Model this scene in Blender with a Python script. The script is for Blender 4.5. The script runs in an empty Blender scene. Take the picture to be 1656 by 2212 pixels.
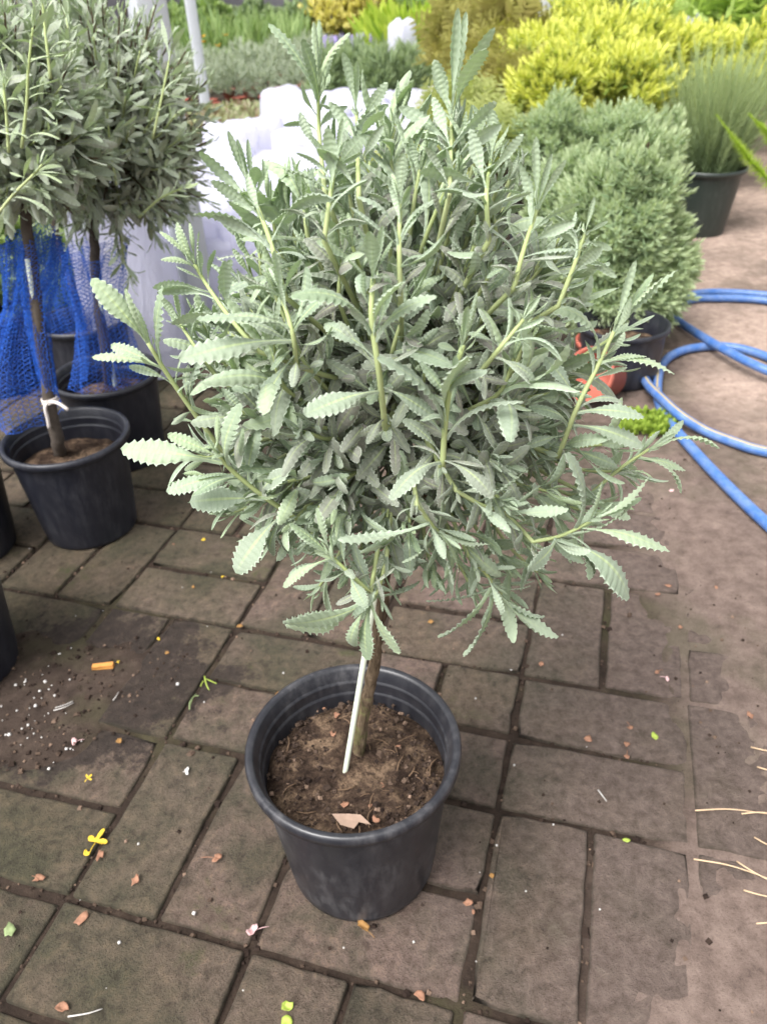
import bpy, math, random
import numpy as np
from mathutils import Vector, Matrix

random.seed(7)
RNG = np.random.default_rng(11)
SC = bpy.context.scene
COL = SC.collection

# ------------------------------------------------------------------ camera
CAM_H, PITCH, ROLL = 0.95, math.radians(34.5), math.radians(-2.5)
FPX, CX, CY, IMG_H = 1662.0, 828.0, 1105.5, 2211.0
FW = np.array([0, math.cos(PITCH), -math.sin(PITCH)])
_rt = np.array([1.0, 0, 0]); _up = np.cross(_rt, FW)
RT = math.cos(ROLL) * _rt + math.sin(ROLL) * _up
UP = -math.sin(ROLL) * _rt + math.cos(ROLL) * _up
cam_data = bpy.data.cameras.new('camera')
cam = bpy.data.objects.new('camera', cam_data); COL.objects.link(cam)
cam_data.sensor_fit = 'VERTICAL'; cam_data.sensor_height = 24.0
cam_data.lens = 24.0 * FPX / IMG_H
cam_data.clip_start = 0.02; cam_data.clip_end = 800
cam.matrix_world = Matrix(((RT[0], UP[0], -FW[0], 0), (RT[1], UP[1], -FW[1], 0), (RT[2], UP[2], -FW[2], CAM_H), (0, 0, 0, 1)))
cam_data.dof.use_dof = True
cam_data.dof.focus_distance = 0.62
cam_data.dof.aperture_fstop = 6.5
SC.camera = cam

# ------------------------------------------------------------------ daylight
SUN_EL, SUN_AZ = math.radians(56), math.radians(226)      # overcast: soft light from high up, over the photographer's left shoulder
w = bpy.data.worlds.new('World'); SC.world = w; w.use_nodes = True
nt = w.node_tree; nt.nodes.clear()
o_ = nt.nodes.new('ShaderNodeOutputWorld'); b_ = nt.nodes.new('ShaderNodeBackground')
s_ = nt.nodes.new('ShaderNodeTexSky'); s_.sky_type = 'NISHITA'; s_.sun_disc = False
s_.sun_elevation = SUN_EL; s_.sun_rotation = SUN_AZ; s_.dust_density = 6.0; s_.air_density = 1.0
h_ = nt.nodes.new('ShaderNodeHueSaturation'); h_.inputs['Saturation'].default_value = 0.10
nt.links.new(s_.outputs[0], h_.inputs['Color']); nt.links.new(h_.outputs[0], b_.inputs['Color'])
b_.inputs['Strength'].default_value = 0.15
nt.links.new(b_.outputs[0], o_.inputs['Surface'])
sl = bpy.data.lights.new('sun', 'SUN'); sl.energy = 1.1; sl.angle = math.radians(26); sl.color = (1.0, 0.955, 0.9)
so = bpy.data.objects.new('sun', sl); COL.objects.link(so)
sd = Vector((math.sin(SUN_AZ) * math.cos(SUN_EL), math.cos(SUN_AZ) * math.cos(SUN_EL), math.sin(SUN_EL)))
so.rotation_euler = sd.to_track_quat('Z', 'Y').to_euler()
SC.view_settings.view_transform = 'Standard'; SC.view_settings.look = 'None'
SC.view_settings.gamma = 1.0; SC.view_settings.use_curve_mapping = False
SC.view_settings.exposure = 1.36
SC.cycles.max_bounces = 8; SC.cycles.transparent_max_bounces = 12

# ------------------------------------------------------------------ pixel -> world (photo measured at 1656 x 2211)
def ray(px, py):
    return FW * FPX + RT * (px - CX) + UP * (CY - py)
def at(px, py, z=0.0):                 # point of height z seen at a pixel
    d = ray(px, py); t = (z - CAM_H) / d[2]
    return np.array([d[0] * t, d[1] * t, z])
def on(px, py, Y):                     # point on the vertical plane y = Y
    d = ray(px, py); t = Y / d[1]
    return np.array([d[0] * t, Y, CAM_H + d[2] * t])
def depth(P):
    return float(np.dot(np.array(P) - [0, 0, CAM_H], FW))

# ------------------------------------------------------------------ noise
def _hash(ix, iy, seed):
    h = (ix.astype(np.int64) * 374761393 + iy.astype(np.int64) * 668265263 + seed * 982451653) & 0x7fffffff
    h = ((h ^ (h >> 13)) * 1274126177) & 0x7fffffff
    return ((h ^ (h >> 16)) & 0xffff) / 65535.0
def vnoise(x, y, seed=0):
    x = np.asarray(x, float); y = np.asarray(y, float)
    ix = np.floor(x); iy = np.floor(y); fx = x - ix; fy = y - iy
    fx = fx * fx * (3 - 2 * fx); fy = fy * fy * (3 - 2 * fy)
    a = _hash(ix, iy, seed); b = _hash(ix + 1, iy, seed); c = _hash(ix, iy + 1, seed); d = _hash(ix + 1, iy + 1, seed)
    return (a * (1 - fx) + b * fx) * (1 - fy) + (c * (1 - fx) + d * fx) * fy - 0.5
def fbm(x, y, seed=0, oct=4):
    s = 0; a = 1.0
    for k in range(oct):
        s = s + a * vnoise(x * 2 ** k, y * 2 ** k, seed + k * 17); a *= 0.5
    return s
def sstep(a, b, x):
    t = np.clip((x - a) / (b - a), 0, 1); return t * t * (3 - 2 * t)

# ------------------------------------------------------------------ objects
WPOS = {}
def empty(name, loc):
    o = bpy.data.objects.new(name, None); COL.objects.link(o)
    o.empty_display_size = 0.05
    o.location = Vector(loc); WPOS[o.name] = np.array(loc, float)
    return o
def tag(o, label=None, cat=None, group=None, kind=None):
    if label: o['label'] = label
    if cat: o['category'] = cat
    if group: o['group'] = group
    if kind: o['kind'] = kind
    return o
def raw_mesh(name, verts, faces, mats=(), uv=None, attrs=None, midx=None, smooth=True):
    """faces: (n,k) int array or list of index tuples"""
    me = bpy.data.meshes.new(name)
    verts = np.asarray(verts, np.float32).reshape(-1, 3)
    me.vertices.add(len(verts)); me.vertices.foreach_set('co', verts.ravel())
    if isinstance(faces, np.ndarray):
        n, k = faces.shape; li = faces.astype(np.int32).ravel(); ls = np.arange(0, n * k, k, dtype=np.int32)
    else:
        n = len(faces); li = np.array([i for f in faces for i in f], np.int32)
        ls = np.concatenate([[0], np.cumsum([len(f) for f in faces])[:-1]]).astype(np.int32)
    me.loops.add(len(li)); me.loops.foreach_set('vertex_index', li)
    me.polygons.add(n); me.polygons.foreach_set('loop_start', ls)
    for m in mats: me.materials.append(m)
    if midx is not None: me.polygons.foreach_set('material_index', np.asarray(midx, np.int32))
    me.polygons.foreach_set('use_smooth', np.full(n, smooth, bool))
    if uv is not None:
        l = me.uv_layers.new(name='UVMap'); l.data.foreach_set('uv', np.asarray(uv, np.float32)[li].ravel())
    for k_, v_ in (attrs or {}).items():
        a = me.attributes.new(k_, 'FLOAT', 'POINT'); a.data.foreach_set('value', np.asarray(v_, np.float32))
    me.update(calc_edges=True)
    return me
def link(name, me, parent=None, origin=None, col=None):
    """mesh data holds world coordinates minus origin (default: the parent's place)"""
    o = bpy.data.objects.new(name, me); COL.objects.link(o)
    if parent is not None:
        o.parent = parent
        pw = WPOS[parent.name]
    else:
        pw = np.zeros(3)
    ow = pw if origin is None else np.array(origin, float)
    o.location = Vector(ow - pw)
    WPOS[o.name] = ow
    if col is not None: o.color = col
    return o
class MB:
    """collects pieces of geometry in world space"""
    def __init__(s): s.v = []; s.f = []; s.uv = []; s.a = {}; s.n = 0; s.m = []
    def add(s, v, f, uv=None, mi=0, **attrs):
        v = np.asarray(v, float).reshape(-1, 3); s.v.append(v)
        for q in f: s.f.append(tuple(int(i) + s.n for i in q)); s.m.append(mi)
        s.uv.append(np.zeros((len(v), 2)) if uv is None else np.asarray(uv, float))
        for k in set(list(s.a) + list(attrs)):
            if k not in s.a: s.a[k] = [np.zeros(s.n)] if s.n else []
            val = attrs.get(k, 0.0); s.a[k].append(np.full(len(v), val) if np.isscalar(val) else np.asarray(val, float))
        s.n += len(v)
    def build(s, name, mats, parent=None, origin=None, smooth=True, col=None):
        mats = mats if isinstance(mats, (list, tuple)) else [mats]
        v = np.concatenate(s.v)
        ow = (WPOS[parent.name] if parent is not None else np.zeros(3)) if origin is None else np.array(origin, float)
        me = raw_mesh(name, v - ow, s.f, mats, np.concatenate(s.uv), {k: np.concatenate(x) for k, x in s.a.items()}, s.m, smooth)
        return link(name, me, parent, ow, col)
def norm(v):
    v = np.asarray(v, float); return v / max(np.linalg.norm(v), 1e-9)
def tube(pts, rad, n=8, cap=True, uvtwist=0.0):
    pts = np.asarray(pts, float); m = len(pts)
    rad = np.full(m, rad) if np.isscalar(rad) else np.asarray(rad, float)
    T = np.gradient(pts, axis=0); T /= np.linalg.norm(T, axis=1)[:, None] + 1e-12
    ref = np.array([0, 0, 1.0]) if abs(T[0][2]) < 0.9 else np.array([1.0, 0, 0])
    V = []; UVs = []
    u = norm(np.cross(T[0], ref))
    for i in range(m):
        u = norm(u - T[i] * np.dot(u, T[i])); vv = np.cross(T[i], u)
        a = np.arange(n) / n * 2 * math.pi
        V.append(pts[i] + rad[i] * (np.cos(a)[:, None] * u + np.sin(a)[:, None] * vv))
        UVs.append(np.stack([np.arange(n) / n, np.full(n, i / (m - 1))], 1))
    F = [(i * n + j, i * n + (j + 1) % n, (i + 1) * n + (j + 1) % n, (i + 1) * n + j) for i in range(m - 1) for j in range(n)]
    if cap:
        F.append(tuple(range(n - 1, -1, -1))); F.append(tuple((m - 1) * n + j for j in range(n)))
    return np.concatenate(V), F, np.concatenate(UVs)
def spline(pts, n):
    """Catmull-Rom through the points"""
    P = np.asarray(pts, float); P = np.vstack([2 * P[0] - P[1], P, 2 * P[-1] - P[-2]])
    out = []; segs = len(P) - 3
    for k in range(n):
        s = k / (n - 1) * segs; i = min(int(s), segs - 1); t = s - i
        a, b, c, d = P[i:i + 4]
        out.append(0.5 * ((2 * b) + (c - a) * t + (2 * a - 5 * b + 4 * c - d) * t * t + (3 * b - a - 3 * c + d) * t ** 3))
    return np.array(out)
def lathe(prof, n=64):
    prof = np.asarray(prof, float); m = len(prof); a = np.arange(n) / n * 2 * math.pi
    V = np.concatenate([np.stack([r * np.cos(a), r * np.sin(a), np.full(n, z)], 1) for r, z in prof])
    F = [(i * n + j, i * n + (j + 1) % n, (i + 1) * n + (j + 1) % n, (i + 1) * n + j) for i in range(m - 1) for j in range(n)]
    return V, F
def scatter(tv, tf, M, P, tuv=None):
    """copies of a template (verts, quads) under N 3x3 matrices (columns = axes) and N places"""
    N = len(P); nv = len(tv)
    V = np.einsum('nij,vj->nvi', M, tv) + P[:, None, :]
    F = (tf[None] + (np.arange(N) * nv)[:, None, None]).reshape(-1, tf.shape[1])
    UV = None if tuv is None else np.tile(tuv, (N, 1))
    return V.reshape(-1, 3), F, UV
def frames(d, nrm):
    """N 3x3 with y = d, z close to nrm"""
    d = d / (np.linalg.norm(d, axis=1)[:, None] + 1e-12)
    x = np.cross(d, nrm); x /= np.linalg.norm(x, axis=1)[:, None] + 1e-9
    z = np.cross(x, d)
    return np.stack([x, d, z], axis=2)
def rand_unit(n, rng=RNG):
    v = rng.normal(size=(n, 3)); return v / np.linalg.norm(v, axis=1)[:, None]

# ------------------------------------------------------------------ materials
class NT:
    def __init__(s, name):
        s.m = bpy.data.materials.new(name); s.m.use_nodes = True; s.t = s.m.node_tree; s.t.nodes.clear()
        s.out = s.n('ShaderNodeOutputMaterial')
    def n(s, t, **kw):
        x = s.t.nodes.new(t)
        for k, v in kw.items(): setattr(x, k, v)
        return x
    def l(s, a, b): s.t.links.new(a, b)
    def setv(s, sock, v):
        if isinstance(v, bpy.types.NodeSocket): s.l(v, sock)
        else: sock.default_value = v
    def math(s, op, a, b=0.5, clamp=False):
        x = s.n('ShaderNodeMath', operation=op, use_clamp=clamp); s.setv(x.inputs[0], a); s.setv(x.inputs[1], b); return x.outputs[0]
    def mix(s, f, a, b, typ='MIX'):
        x = s.n('ShaderNodeMix', data_type='RGBA', blend_type=typ)
        s.setv(x.inputs[0], f)
        for i, c in ((6, a), (7, b)):
            if isinstance(c, tuple) and len(c) == 3: c = (*c, 1)
            s.setv(x.inputs[i], c)
        return x.outputs[2]
    def ramp(s, f, *stops):
        x = s.n('ShaderNodeValToRGB'); e = x.color_ramp.elements
        while len(e) < len(stops): e.new(0.5)
        for k, (p, c) in enumerate(stops):
            e[k].position = p; e[k].color = (*c, 1) if not np.isscalar(c) else (c, c, c, 1)
        s.setv(x.inputs[0], f); return x.outputs[0]
    def noise(s, scale, detail=4, rough=0.55, vec=None, dist=0.0):
        x = s.n('ShaderNodeTexNoise'); x.inputs['Scale'].default_value = scale; x.inputs['Detail'].default_value = detail
        x.inputs['Roughness'].default_value = rough; x.inputs['Distortion'].default_value = dist
        if vec is not None: s.l(vec, x.inputs['Vector'])
        return x.outputs['Fac']
    def pos(s): return s.n('ShaderNodeNewGeometry').outputs['Position']
    def attr(s, name): return s.n('ShaderNodeAttribute', attribute_name=name).outputs['Fac']
    def rand(s): return s.n('ShaderNodeObjectInfo').outputs['Random']
    def bsdf(s, color, rough=0.7, spec=0.3, bump=None, bstr=0.3, bdist=0.002, trans=None, tw=0.3, sheen=0.0):
        p = s.n('ShaderNodeBsdfPrincipled')
        if isinstance(color, tuple): color = (*color, 1)
        s.setv(p.inputs['Base Color'], color); s.setv(p.inputs['Roughness'], rough)
        s.setv(p.inputs['Specular IOR Level'], spec)
        if sheen: p.inputs['Sheen Weight'].default_value = sheen; p.inputs['Sheen Roughness'].default_value = 0.5
        if bump is not None:
            b = s.n('ShaderNodeBump'); b.inputs['Strength'].default_value = bstr; b.inputs['Distance'].default_value = bdist
            s.l(bump, b.inputs['Height']); s.l(b.outputs[0], p.inputs['Normal'])
        sh = p.outputs[0]
        if trans is not None:
            tr = s.n('ShaderNodeBsdfTranslucent'); s.setv(tr.inputs[0], trans if not isinstance(trans, tuple) else (*trans, 1))
            mx = s.n('ShaderNodeMixShader'); mx.inputs[0].default_value = tw
            s.l(sh, mx.inputs[1]); s.l(tr.outputs[0], mx.inputs[2]); sh = mx.outputs[0]
        s.l(sh, s.out.inputs[0]); return s.m

def simple(name, col, rough=0.6, spec=0.3, var=0.25, nscale=40, bstr=0.2, bdist=0.001):
    t = NT(name); p = t.pos()
    n1 = t.noise(nscale, 5, 0.6, p)
    c = t.mix(n1, tuple(x * (1 - var) for x in col), tuple(min(1, x * (1 + var)) for x in col))
    return t.bsdf(c, rough, spec, n1, bstr, bdist)

def leaf_material(name, fresh, mid, old, dark, vein, edge, teeth=12.0, tw=0.2):
    t = NT(name)
    uvn = t.n('ShaderNodeUVMap', uv_map='UVMap'); sx = t.n('ShaderNodeSeparateXYZ'); t.l(uvn.outputs[0], sx.inputs[0])
    u, v = sx.outputs[0], sx.outputs[1]
    oi = t.n('ShaderNodeObjectInfo')
    sc = t.n('ShaderNodeSeparateColor'); t.l(oi.outputs['Color'], sc.inputs[0])
    tint = t.math('FRACT', t.math('ADD', t.attr('tint'), oi.outputs['Random']), 0)
    age = t.math('ADD', t.attr('age'), sc.outputs[0], True)
    base = t.ramp(age, (0.0, fresh), (0.42, mid), (0.95, old))
    dk = t.math('MULTIPLY', t.math('GREATER_THAN', tint, 0.84), t.math('LESS_THAN', age, 0.6))
    base = t.mix(t.math('MULTIPLY', dk, 0.55), base, dark)
    base = t.mix(t.ramp(tint, (0, 0.0), (0.8, 0.35)), base, t.mix(1.0, base, (1.22, 1.14, 1.1), 'MULTIPLY'))
    blotch = t.noise(140, 3, 0.6, t.pos())
    base = t.mix(t.ramp(blotch, (0.35, 0.0), (0.75, 0.5)), base, t.mix(1.0, base, (0.74, 0.8, 0.68), 'MULTIPLY'))
    au = t.math('ABSOLUTE', t.math('SUBTRACT', u, 0.5))
    mr = t.ramp(au, (0.0, 1.0), (0.03, 0.9), (0.075, 0.0))
    mr = t.math('MULTIPLY', mr, t.ramp(v, (0.0, 1.0), (0.45, 0.85), (0.95, 0.1)))
    base = t.mix(t.math('MULTIPLY', mr, 0.75), base, vein)
    sv = t.math('MULTIPLY', t.math('COSINE', t.math('MULTIPLY', t.math('SUBTRACT', v, t.math('MULTIPLY', t.math('SUBTRACT', 0.5, au), 0.10)), teeth * 2 * math.pi)), -1.0)
    svf = t.math('MULTIPLY', t.math('ADD', sv, 1.0), 0.5)
    fuzz = t.noise(1500, 2, 0.7, t.pos())
    base = t.mix(t.ramp(svf, (0.0, 0.34), (0.30, 0.0)), base, t.mix(1.0, base, (0.7, 0.76, 0.68), 'MULTIPLY'))
    ed = t.ramp(au, (0.43, 0.0), (0.49, 0.75))
    base = t.mix(ed, base, edge)
    bf = t.n('ShaderNodeNewGeometry').outputs['Backfacing']
    back = t.mix(0.6, base, t.mix(1.0, edge, (0.8, 0.82, 0.78), 'MULTIPLY'))
    base = t.mix(bf, base, back)
    base = t.mix(t.ramp(fuzz, (0.3, 0.0), (0.75, 0.22)), base, edge)
    hgt = t.math('ADD', t.math('MULTIPLY', svf, 0.8), t.math('ADD', t.math('MULTIPLY', mr, -0.9), t.math('MULTIPLY', fuzz, 0.5)))
    trc = t.mix(1.0, base, (0.9, 1.15, 0.5), 'MULTIPLY')
    return t.bsdf(base, 0.85, 0.12, hgt, 0.4, 0.0009, trc, tw, 0.15)

def green_material(name, c0, c1, tip=None, tw=0.3, rough=0.6, spec=0.25):
    """leafy stuff: colour varies leaf by leaf (tint) and towards the young tips (age)"""
    t = NT(name)
    tint = t.math('FRACT', t.math('ADD', t.attr('tint'), t.math('MULTIPLY', t.rand(), 0.25)), 0)
    c = t.mix(tint, c0, c1)
    if tip: c = t.mix(t.attr('age'), c, tip)
    return t.bsdf(c, rough, spec, None, 0, 0, t.mix(1.0, c, (1.1, 1.2, 0.6), 'MULTIPLY'), tw)

M = {}
M['lav'] = leaf_material('lavender_leaf', (0.345, 0.43, 0.265), (0.262, 0.322, 0.245), (0.225, 0.208, 0.198), (0.125, 0.19, 0.11), (0.46, 0.55, 0.24), (0.50, 0.575, 0.47))
M['lavstem'] = green_material('lavender_stem', (0.34, 0.41, 0.17), (0.40, 0.46, 0.22), (0.25, 0.24, 0.18), 0.08)
M['lavback'] = leaf_material('lavender_leaf_behind', (0.45, 0.54, 0.31), (0.36, 0.42, 0.32), (0.28, 0.28, 0.262), (0.15, 0.21, 0.115), (0.45, 0.52, 0.24), (0.48, 0.54, 0.45))

def pot_material(name, base, dust, amount):
    t = NT(name); p = t.pos()
    mp = t.n('ShaderNodeMapping'); mp.inputs['Scale'].default_value = (1, 1, 0.25); t.l(p, mp.inputs[0])
    streak = t.noise(70, 6, 0.7, mp.outputs[0]); spots = t.noise(160, 4, 0.75, p); big = t.noise(14, 4, 0.6, p, 0.4)
    vor = t.n('ShaderNodeTexNoise'); vor.inputs['Scale'].default_value = 420; vor.inputs['Detail'].default_value = 3; t.l(p, vor.inputs['Vector'])
    f = t.math('MULTIPLY', t.ramp(streak, (0.42, 0.0), (0.75, 1.0)), t.ramp(big, (0.4, 0.15), (0.65, 1.0)))
    f = t.math('ADD', f, t.math('MULTIPLY', t.ramp(vor.outputs['Fac'], (0.62, 0.0), (0.72, 1.0)), t.ramp(spots, (0.45, 0.0), (0.7, 0.8))), True)
    c = t.mix(t.math('MULTIPLY', f, amount), base, dust)
    r = t.ramp(big, (0.3, 0.30), (0.7, 0.5))
    return t.bsdf(c, r, 0.45, t.math('ADD', streak, spots), 0.08, 0.0008)
M['pot'] = pot_material('black_plastic', (0.015, 0.0155, 0.020), (0.15, 0.145, 0.15), 0.5)
M['potdark'] = pot_material('black_plastic_shaded', (0.010, 0.011, 0.017), (0.10, 0.10, 0.11), 0.35)  # darker copy of the black plastic: shade on the left pots set in its colour
M['potgreen'] = pot_material('dark_green_plastic', (0.018, 0.026, 0.022), (0.08, 0.085, 0.08), 0.4)
M['terracotta'] = simple('terracotta_plastic', (0.34, 0.095, 0.065), 0.6, 0.35, 0.2, 30)

def soil_material():
    t = NT('potting_soil'); p = t.pos()
    n1 = t.noise(26, 6, 0.7, p, 0.5); n2 = t.noise(260, 5, 0.75, p); n3 = t.noise(700, 3, 0.8, p)
    c = t.ramp(n1, (0.36, (0.028, 0.018, 0.014)), (0.5, (0.10, 0.066, 0.046)), (0.60, (0.27, 0.185, 0.122)))
    c = t.mix(t.ramp(n2, (0.35, 0.75), (0.6, 0.0)), c, (0.02, 0.013, 0.010))
    c = t.mix(t.ramp(n3, (0.66, 0.0), (0.74, 0.6)), c, (0.26, 0.19, 0.13))
    return t.bsdf(c, 0.95, 0.1, t.math('ADD', n2, n3), 0.9, 0.004)
M['soil'] = soil_material()
M['bark'] = None
def bark_material():
    t = NT('lavender_bark'); p = t.pos()
    mp = t.n('ShaderNodeMapping'); mp.inputs['Scale'].default_value = (1, 1, 0.22); t.l(p, mp.inputs[0])
    n1 = t.noise(160, 6, 0.7, mp.outputs[0], 0.6); n2 = t.noise(40, 3, 0.6, p)
    c = t.ramp(n1, (0.34, (0.035, 0.024, 0.016)), (0.5, (0.115, 0.082, 0.052)), (0.66, (0.21, 0.155, 0.105)))
    sx = t.n('ShaderNodeSeparateXYZ'); t.l(p, sx.inputs[0])
    c = t.mix(t.math('MULTIPLY', t.ramp(n2, (0.45, 0.0), (0.6, 0.7)), t.math('LESS_THAN', sx.outputs[2], 0.28)), c, (0.16, 0.17, 0.06))
    return t.bsdf(c, 0.9, 0.15, n1, 1.0, 0.007)
M['bark'] = bark_material()
M['barkdark'] = simple('dark_bark', (0.075, 0.062, 0.052), 0.95, 0.1, 0.5, 90, 0.6, 0.003)
M['stake'] = simple('pale_coated_stake', (0.66, 0.72, 0.58), 0.35, 0.5, 0.05, 60, 0.05)
M['pink'] = simple('pink_paint_mark', (0.65, 0.28, 0.24), 0.5, 0.4, 0.15, 200)
M['string'] = simple('pale_string', (0.55, 0.50, 0.47), 0.8, 0.2, 0.2, 300)

def ground_material():
    t = NT('dirt'); p = t.pos()
    dry = t.attr('dry')
    n1 = t.noise(3.2, 6, 0.65, p, 0.3); n2 = t.noise(30, 6, 0.7, p); n3 = t.noise(320, 4, 0.75, p)
    wet = t.ramp(n2, (0.3, (0.012, 0.008, 0.006)), (0.55, (0.028, 0.019, 0.014)), (0.75, (0.060, 0.042, 0.031)))
    wet = t.mix(t.ramp(n1, (0.52, 0.0), (0.66, 0.55)), wet, (0.055, 0.055, 0.026))
    cov = t.attr('cover')
    damp = t.ramp(n2, (0.28, (0.070, 0.050, 0.042)), (0.5, (0.130, 0.096, 0.081)), (0.75, (0.19, 0.143, 0.121)))
    damp = t.mix(t.ramp(n1, (0.50, 0.0), (0.62, 0.5)), damp, (0.068, 0.064, 0.040))
    wet = t.mix(cov, wet, damp)
    dr = t.ramp(n2, (0.28, (0.19, 0.138, 0.112)), (0.5, (0.30, 0.225, 0.186)), (0.75, (0.42, 0.325, 0.27)))
    dr = t.mix(t.ramp(n1, (0.38, 0.6), (0.55, 0.0)), dr, (0.105, 0.082, 0.066))
    c = t.mix(dry, wet, dr)
    c = t.mix(t.ramp(n3, (0.30, 0.7), (0.48, 0.0)), c, t.mix(1.0, c, (0.45, 0.42, 0.42), 'MULTIPLY'))
    c = t.mix(t.ramp(n3, (0.66, 0.0), (0.78, 0.7)), c, t.mix(1.0, c, (2.0, 1.85, 1.75), 'MULTIPLY'))
    return t.bsdf(c, 0.93, 0.15, t.math('ADD', n2, t.math('MULTIPLY', n3, 0.6)), 0.6, 0.005)
M['dirt'] = ground_material()

GO = np.array([-0.4418, 1.3562]); GI = np.array([-0.0772, -0.2470]); GJ = np.array([0.2456, -0.0728])   # measured grid of the paver blocks
GINV = np.linalg.inv(np.stack([GI, GJ], 1))
def paver_material():
    t = NT('weathered_paver'); p = t.pos(); r = t.rand()
    n1 = t.noise(7, 5, 0.65, p, 0.4); n2 = t.noise(60, 6, 0.75, p, 0.3); n3 = t.noise(380, 4, 0.8, p); n4 = t.noise(2.6, 4, 0.6, p)
    c = t.ramp(r, (0.0, (0.092, 0.070, 0.049)), (0.35, (0.136, 0.102, 0.076)), (0.7, (0.164, 0.114, 0.094)), (1.0, (0.116, 0.087, 0.060)))
    c = t.mix(t.ramp(n1, (0.40, 0.75), (0.56, 0.0)), c, (0.066, 0.060, 0.038))
    c = t.mix(t.ramp(n4, (0.50, 0.0), (0.64, 0.65)), c, (0.185, 0.128, 0.112))
    c = t.mix(t.math('MULTIPLY', t.ramp(n1, (0.57, 0.0), (0.66, 1.0)), t.ramp(n2, (0.4, 0.0), (0.6, 0.8))), c, (0.046, 0.056, 0.020))
    c = t.mix(t.ramp(n2, (0.36, 0.9), (0.50, 0.0)), c, t.mix(1.0, c, (0.50, 0.47, 0.45), 'MULTIPLY'))
    c = t.mix(t.ramp(n2, (0.52, 0.0), (0.66, 0.8)), c, t.mix(1.0, c, (1.55, 1.46, 1.38), 'MULTIPLY'))
    c = t.mix(t.ramp(n3, (0.34, 0.85), (0.44, 0.0)), c, (0.025, 0.021, 0.018))
    c = t.mix(t.ramp(n3, (0.58, 0.0), (0.70, 0.55)), c, (0.21, 0.175, 0.15))
    jx = t.n('ShaderNodeSeparateXYZ'); t.l(p, jx.inputs[0])
    mossy_shade = t.math('ADD', jx.outputs[0], t.math('MULTIPLY', t.math('SUBTRACT', t.noise(3.5, 5, 0.65, p), 0.5), 1.5))
    c = t.mix(t.ramp(t.math('ADD', mossy_shade, 0.75), (0.15, 0.75), (0.72, 0.0)), c, t.mix(1.0, c, (0.60, 0.66, 0.52), 'MULTIPLY'))  # olive moss tone, with shade under the left plants put into the colour
    jj = t.math('ADD', t.math('ADD', t.math('MULTIPLY', jx.outputs[0], float(GINV[1, 0])), t.math('MULTIPLY', jx.outputs[1], float(GINV[1, 1]))), float(-(GINV[1] @ GO)))
    jj = t.math('ADD', jj, t.math('MULTIPLY', t.math('SUBTRACT', t.noise(5.5, 6, 0.7, p), 0.5), 3.2))
    jj = t.math('ADD', jj, t.math('MULTIPLY', t.math('SUBTRACT', n2, 0.5), 1.5))
    c = t.mix(t.ramp(t.math('MULTIPLY', jj, 0.2), (0.50, 0.0), (0.82, 0.97)), c, t.ramp(n2, (0.3, (0.074, 0.053, 0.044)), (0.5, (0.132, 0.097, 0.082)), (0.7, (0.19, 0.143, 0.122))))
    px_ = t.math('DIVIDE', t.math('ADD', jx.outputs[0], 0.60), 0.34); py_ = t.math('DIVIDE', t.math('SUBTRACT', jx.outputs[1], 0.90), 0.20)
    rr_ = t.math('SQRT', t.math('ADD', t.math('MULTIPLY', px_, px_), t.math('MULTIPLY', py_, py_)))
    rr_ = t.math('ADD', rr_, t.math('MULTIPLY', t.math('SUBTRACT', t.noise(9, 6, 0.75, p), 0.5), 1.8))
    c = t.mix(t.ramp(rr_, (0.85, 0.92), (1.35, 0.0)), c, t.ramp(n2, (0.3, (0.014, 0.010, 0.008)), (0.55, (0.036, 0.025, 0.020)), (0.75, (0.07, 0.05, 0.041))))
    edge_tone = t.attr('rim')
    c = t.mix(t.math('MULTIPLY', edge_tone, t.ramp(n2, (0.3, 0.9), (0.65, 0.35))), c, (0.038, 0.033, 0.021))  # dark mossy tone on the worn paver edges and sides
    return t.bsdf(c, t.ramp(n1, (0.3, 0.72), (0.7, 0.9)), 0.3, t.math('ADD', t.math('ADD', n2, n1), t.math('MULTIPLY', n3, 0.9)), 1.0, 0.006)
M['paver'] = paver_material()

# ------------------------------------------------------------------ ground and pavers
def grid(x, y):
    q = np.stack([np.asarray(x) - GO[0], np.asarray(y) - GO[1]], -1) @ GINV.T
    return q[..., 0], q[..., 1]
def dirt_cover(x, y):
    """0 where pavers lie bare, 1 where trodden earth covers them: the right side and the far path"""
    i, j = grid(x, y)
    n = fbm(x * 3, y * 3, 5)
    c = sstep(3.0, 4.9, j + n * 0.9 + 0.10 * (1.5 - i))
    patch = np.clip(1.15 - np.hypot((x + 0.60) / 0.30, (y - 0.90) / 0.17) + fbm(x * 7, y * 7, 9) * 0.7, 0, 1)
    return c, sstep(0.05, 0.6, patch)
xs = np.concatenate([[-300, -60, -20, -8, -4], np.linspace(-1.9, 2.2, 380), [4, 8, 20, 60, 300]])
ys = np.concatenate([[-200, -20, -4, -1], np.linspace(-0.1, 3.9, 370), [4.6, 6, 9, 15, 30, 80, 400]])
X, Y = np.meshgrid(xs, ys)
c1, c2 = dirt_cover(X, Y)
near = ((X > -2) & (X < 2.3) & (Y > -0.2) & (Y < 4)).astype(float)
Z = (-0.0064 + 0.0050 * sstep(.02, .30, c1) + 0.0052 * sstep(.35, .95, c1) + 0.0088 * c2 + fbm(X * 14, Y * 14, 2) * 0.0028 * (1 - 0.45 * sstep(.02, .30, c1)) + fbm(X * 60, Y * 60, 3, 2) * 0.0022) * near - 0.004 * (1 - near)
dry = sstep(.15, .5, X) * np.clip(sstep(4.65, 5.5, grid(X, Y)[1] + fbm(X * 2.3, Y * 2.3, 21) * 0.7 + 0.17 * (0.8 - grid(X, Y)[0])), 0, 1)
ny_, nx_ = X.shape
idx = np.arange(ny_ * nx_).reshape(ny_, nx_)
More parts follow.
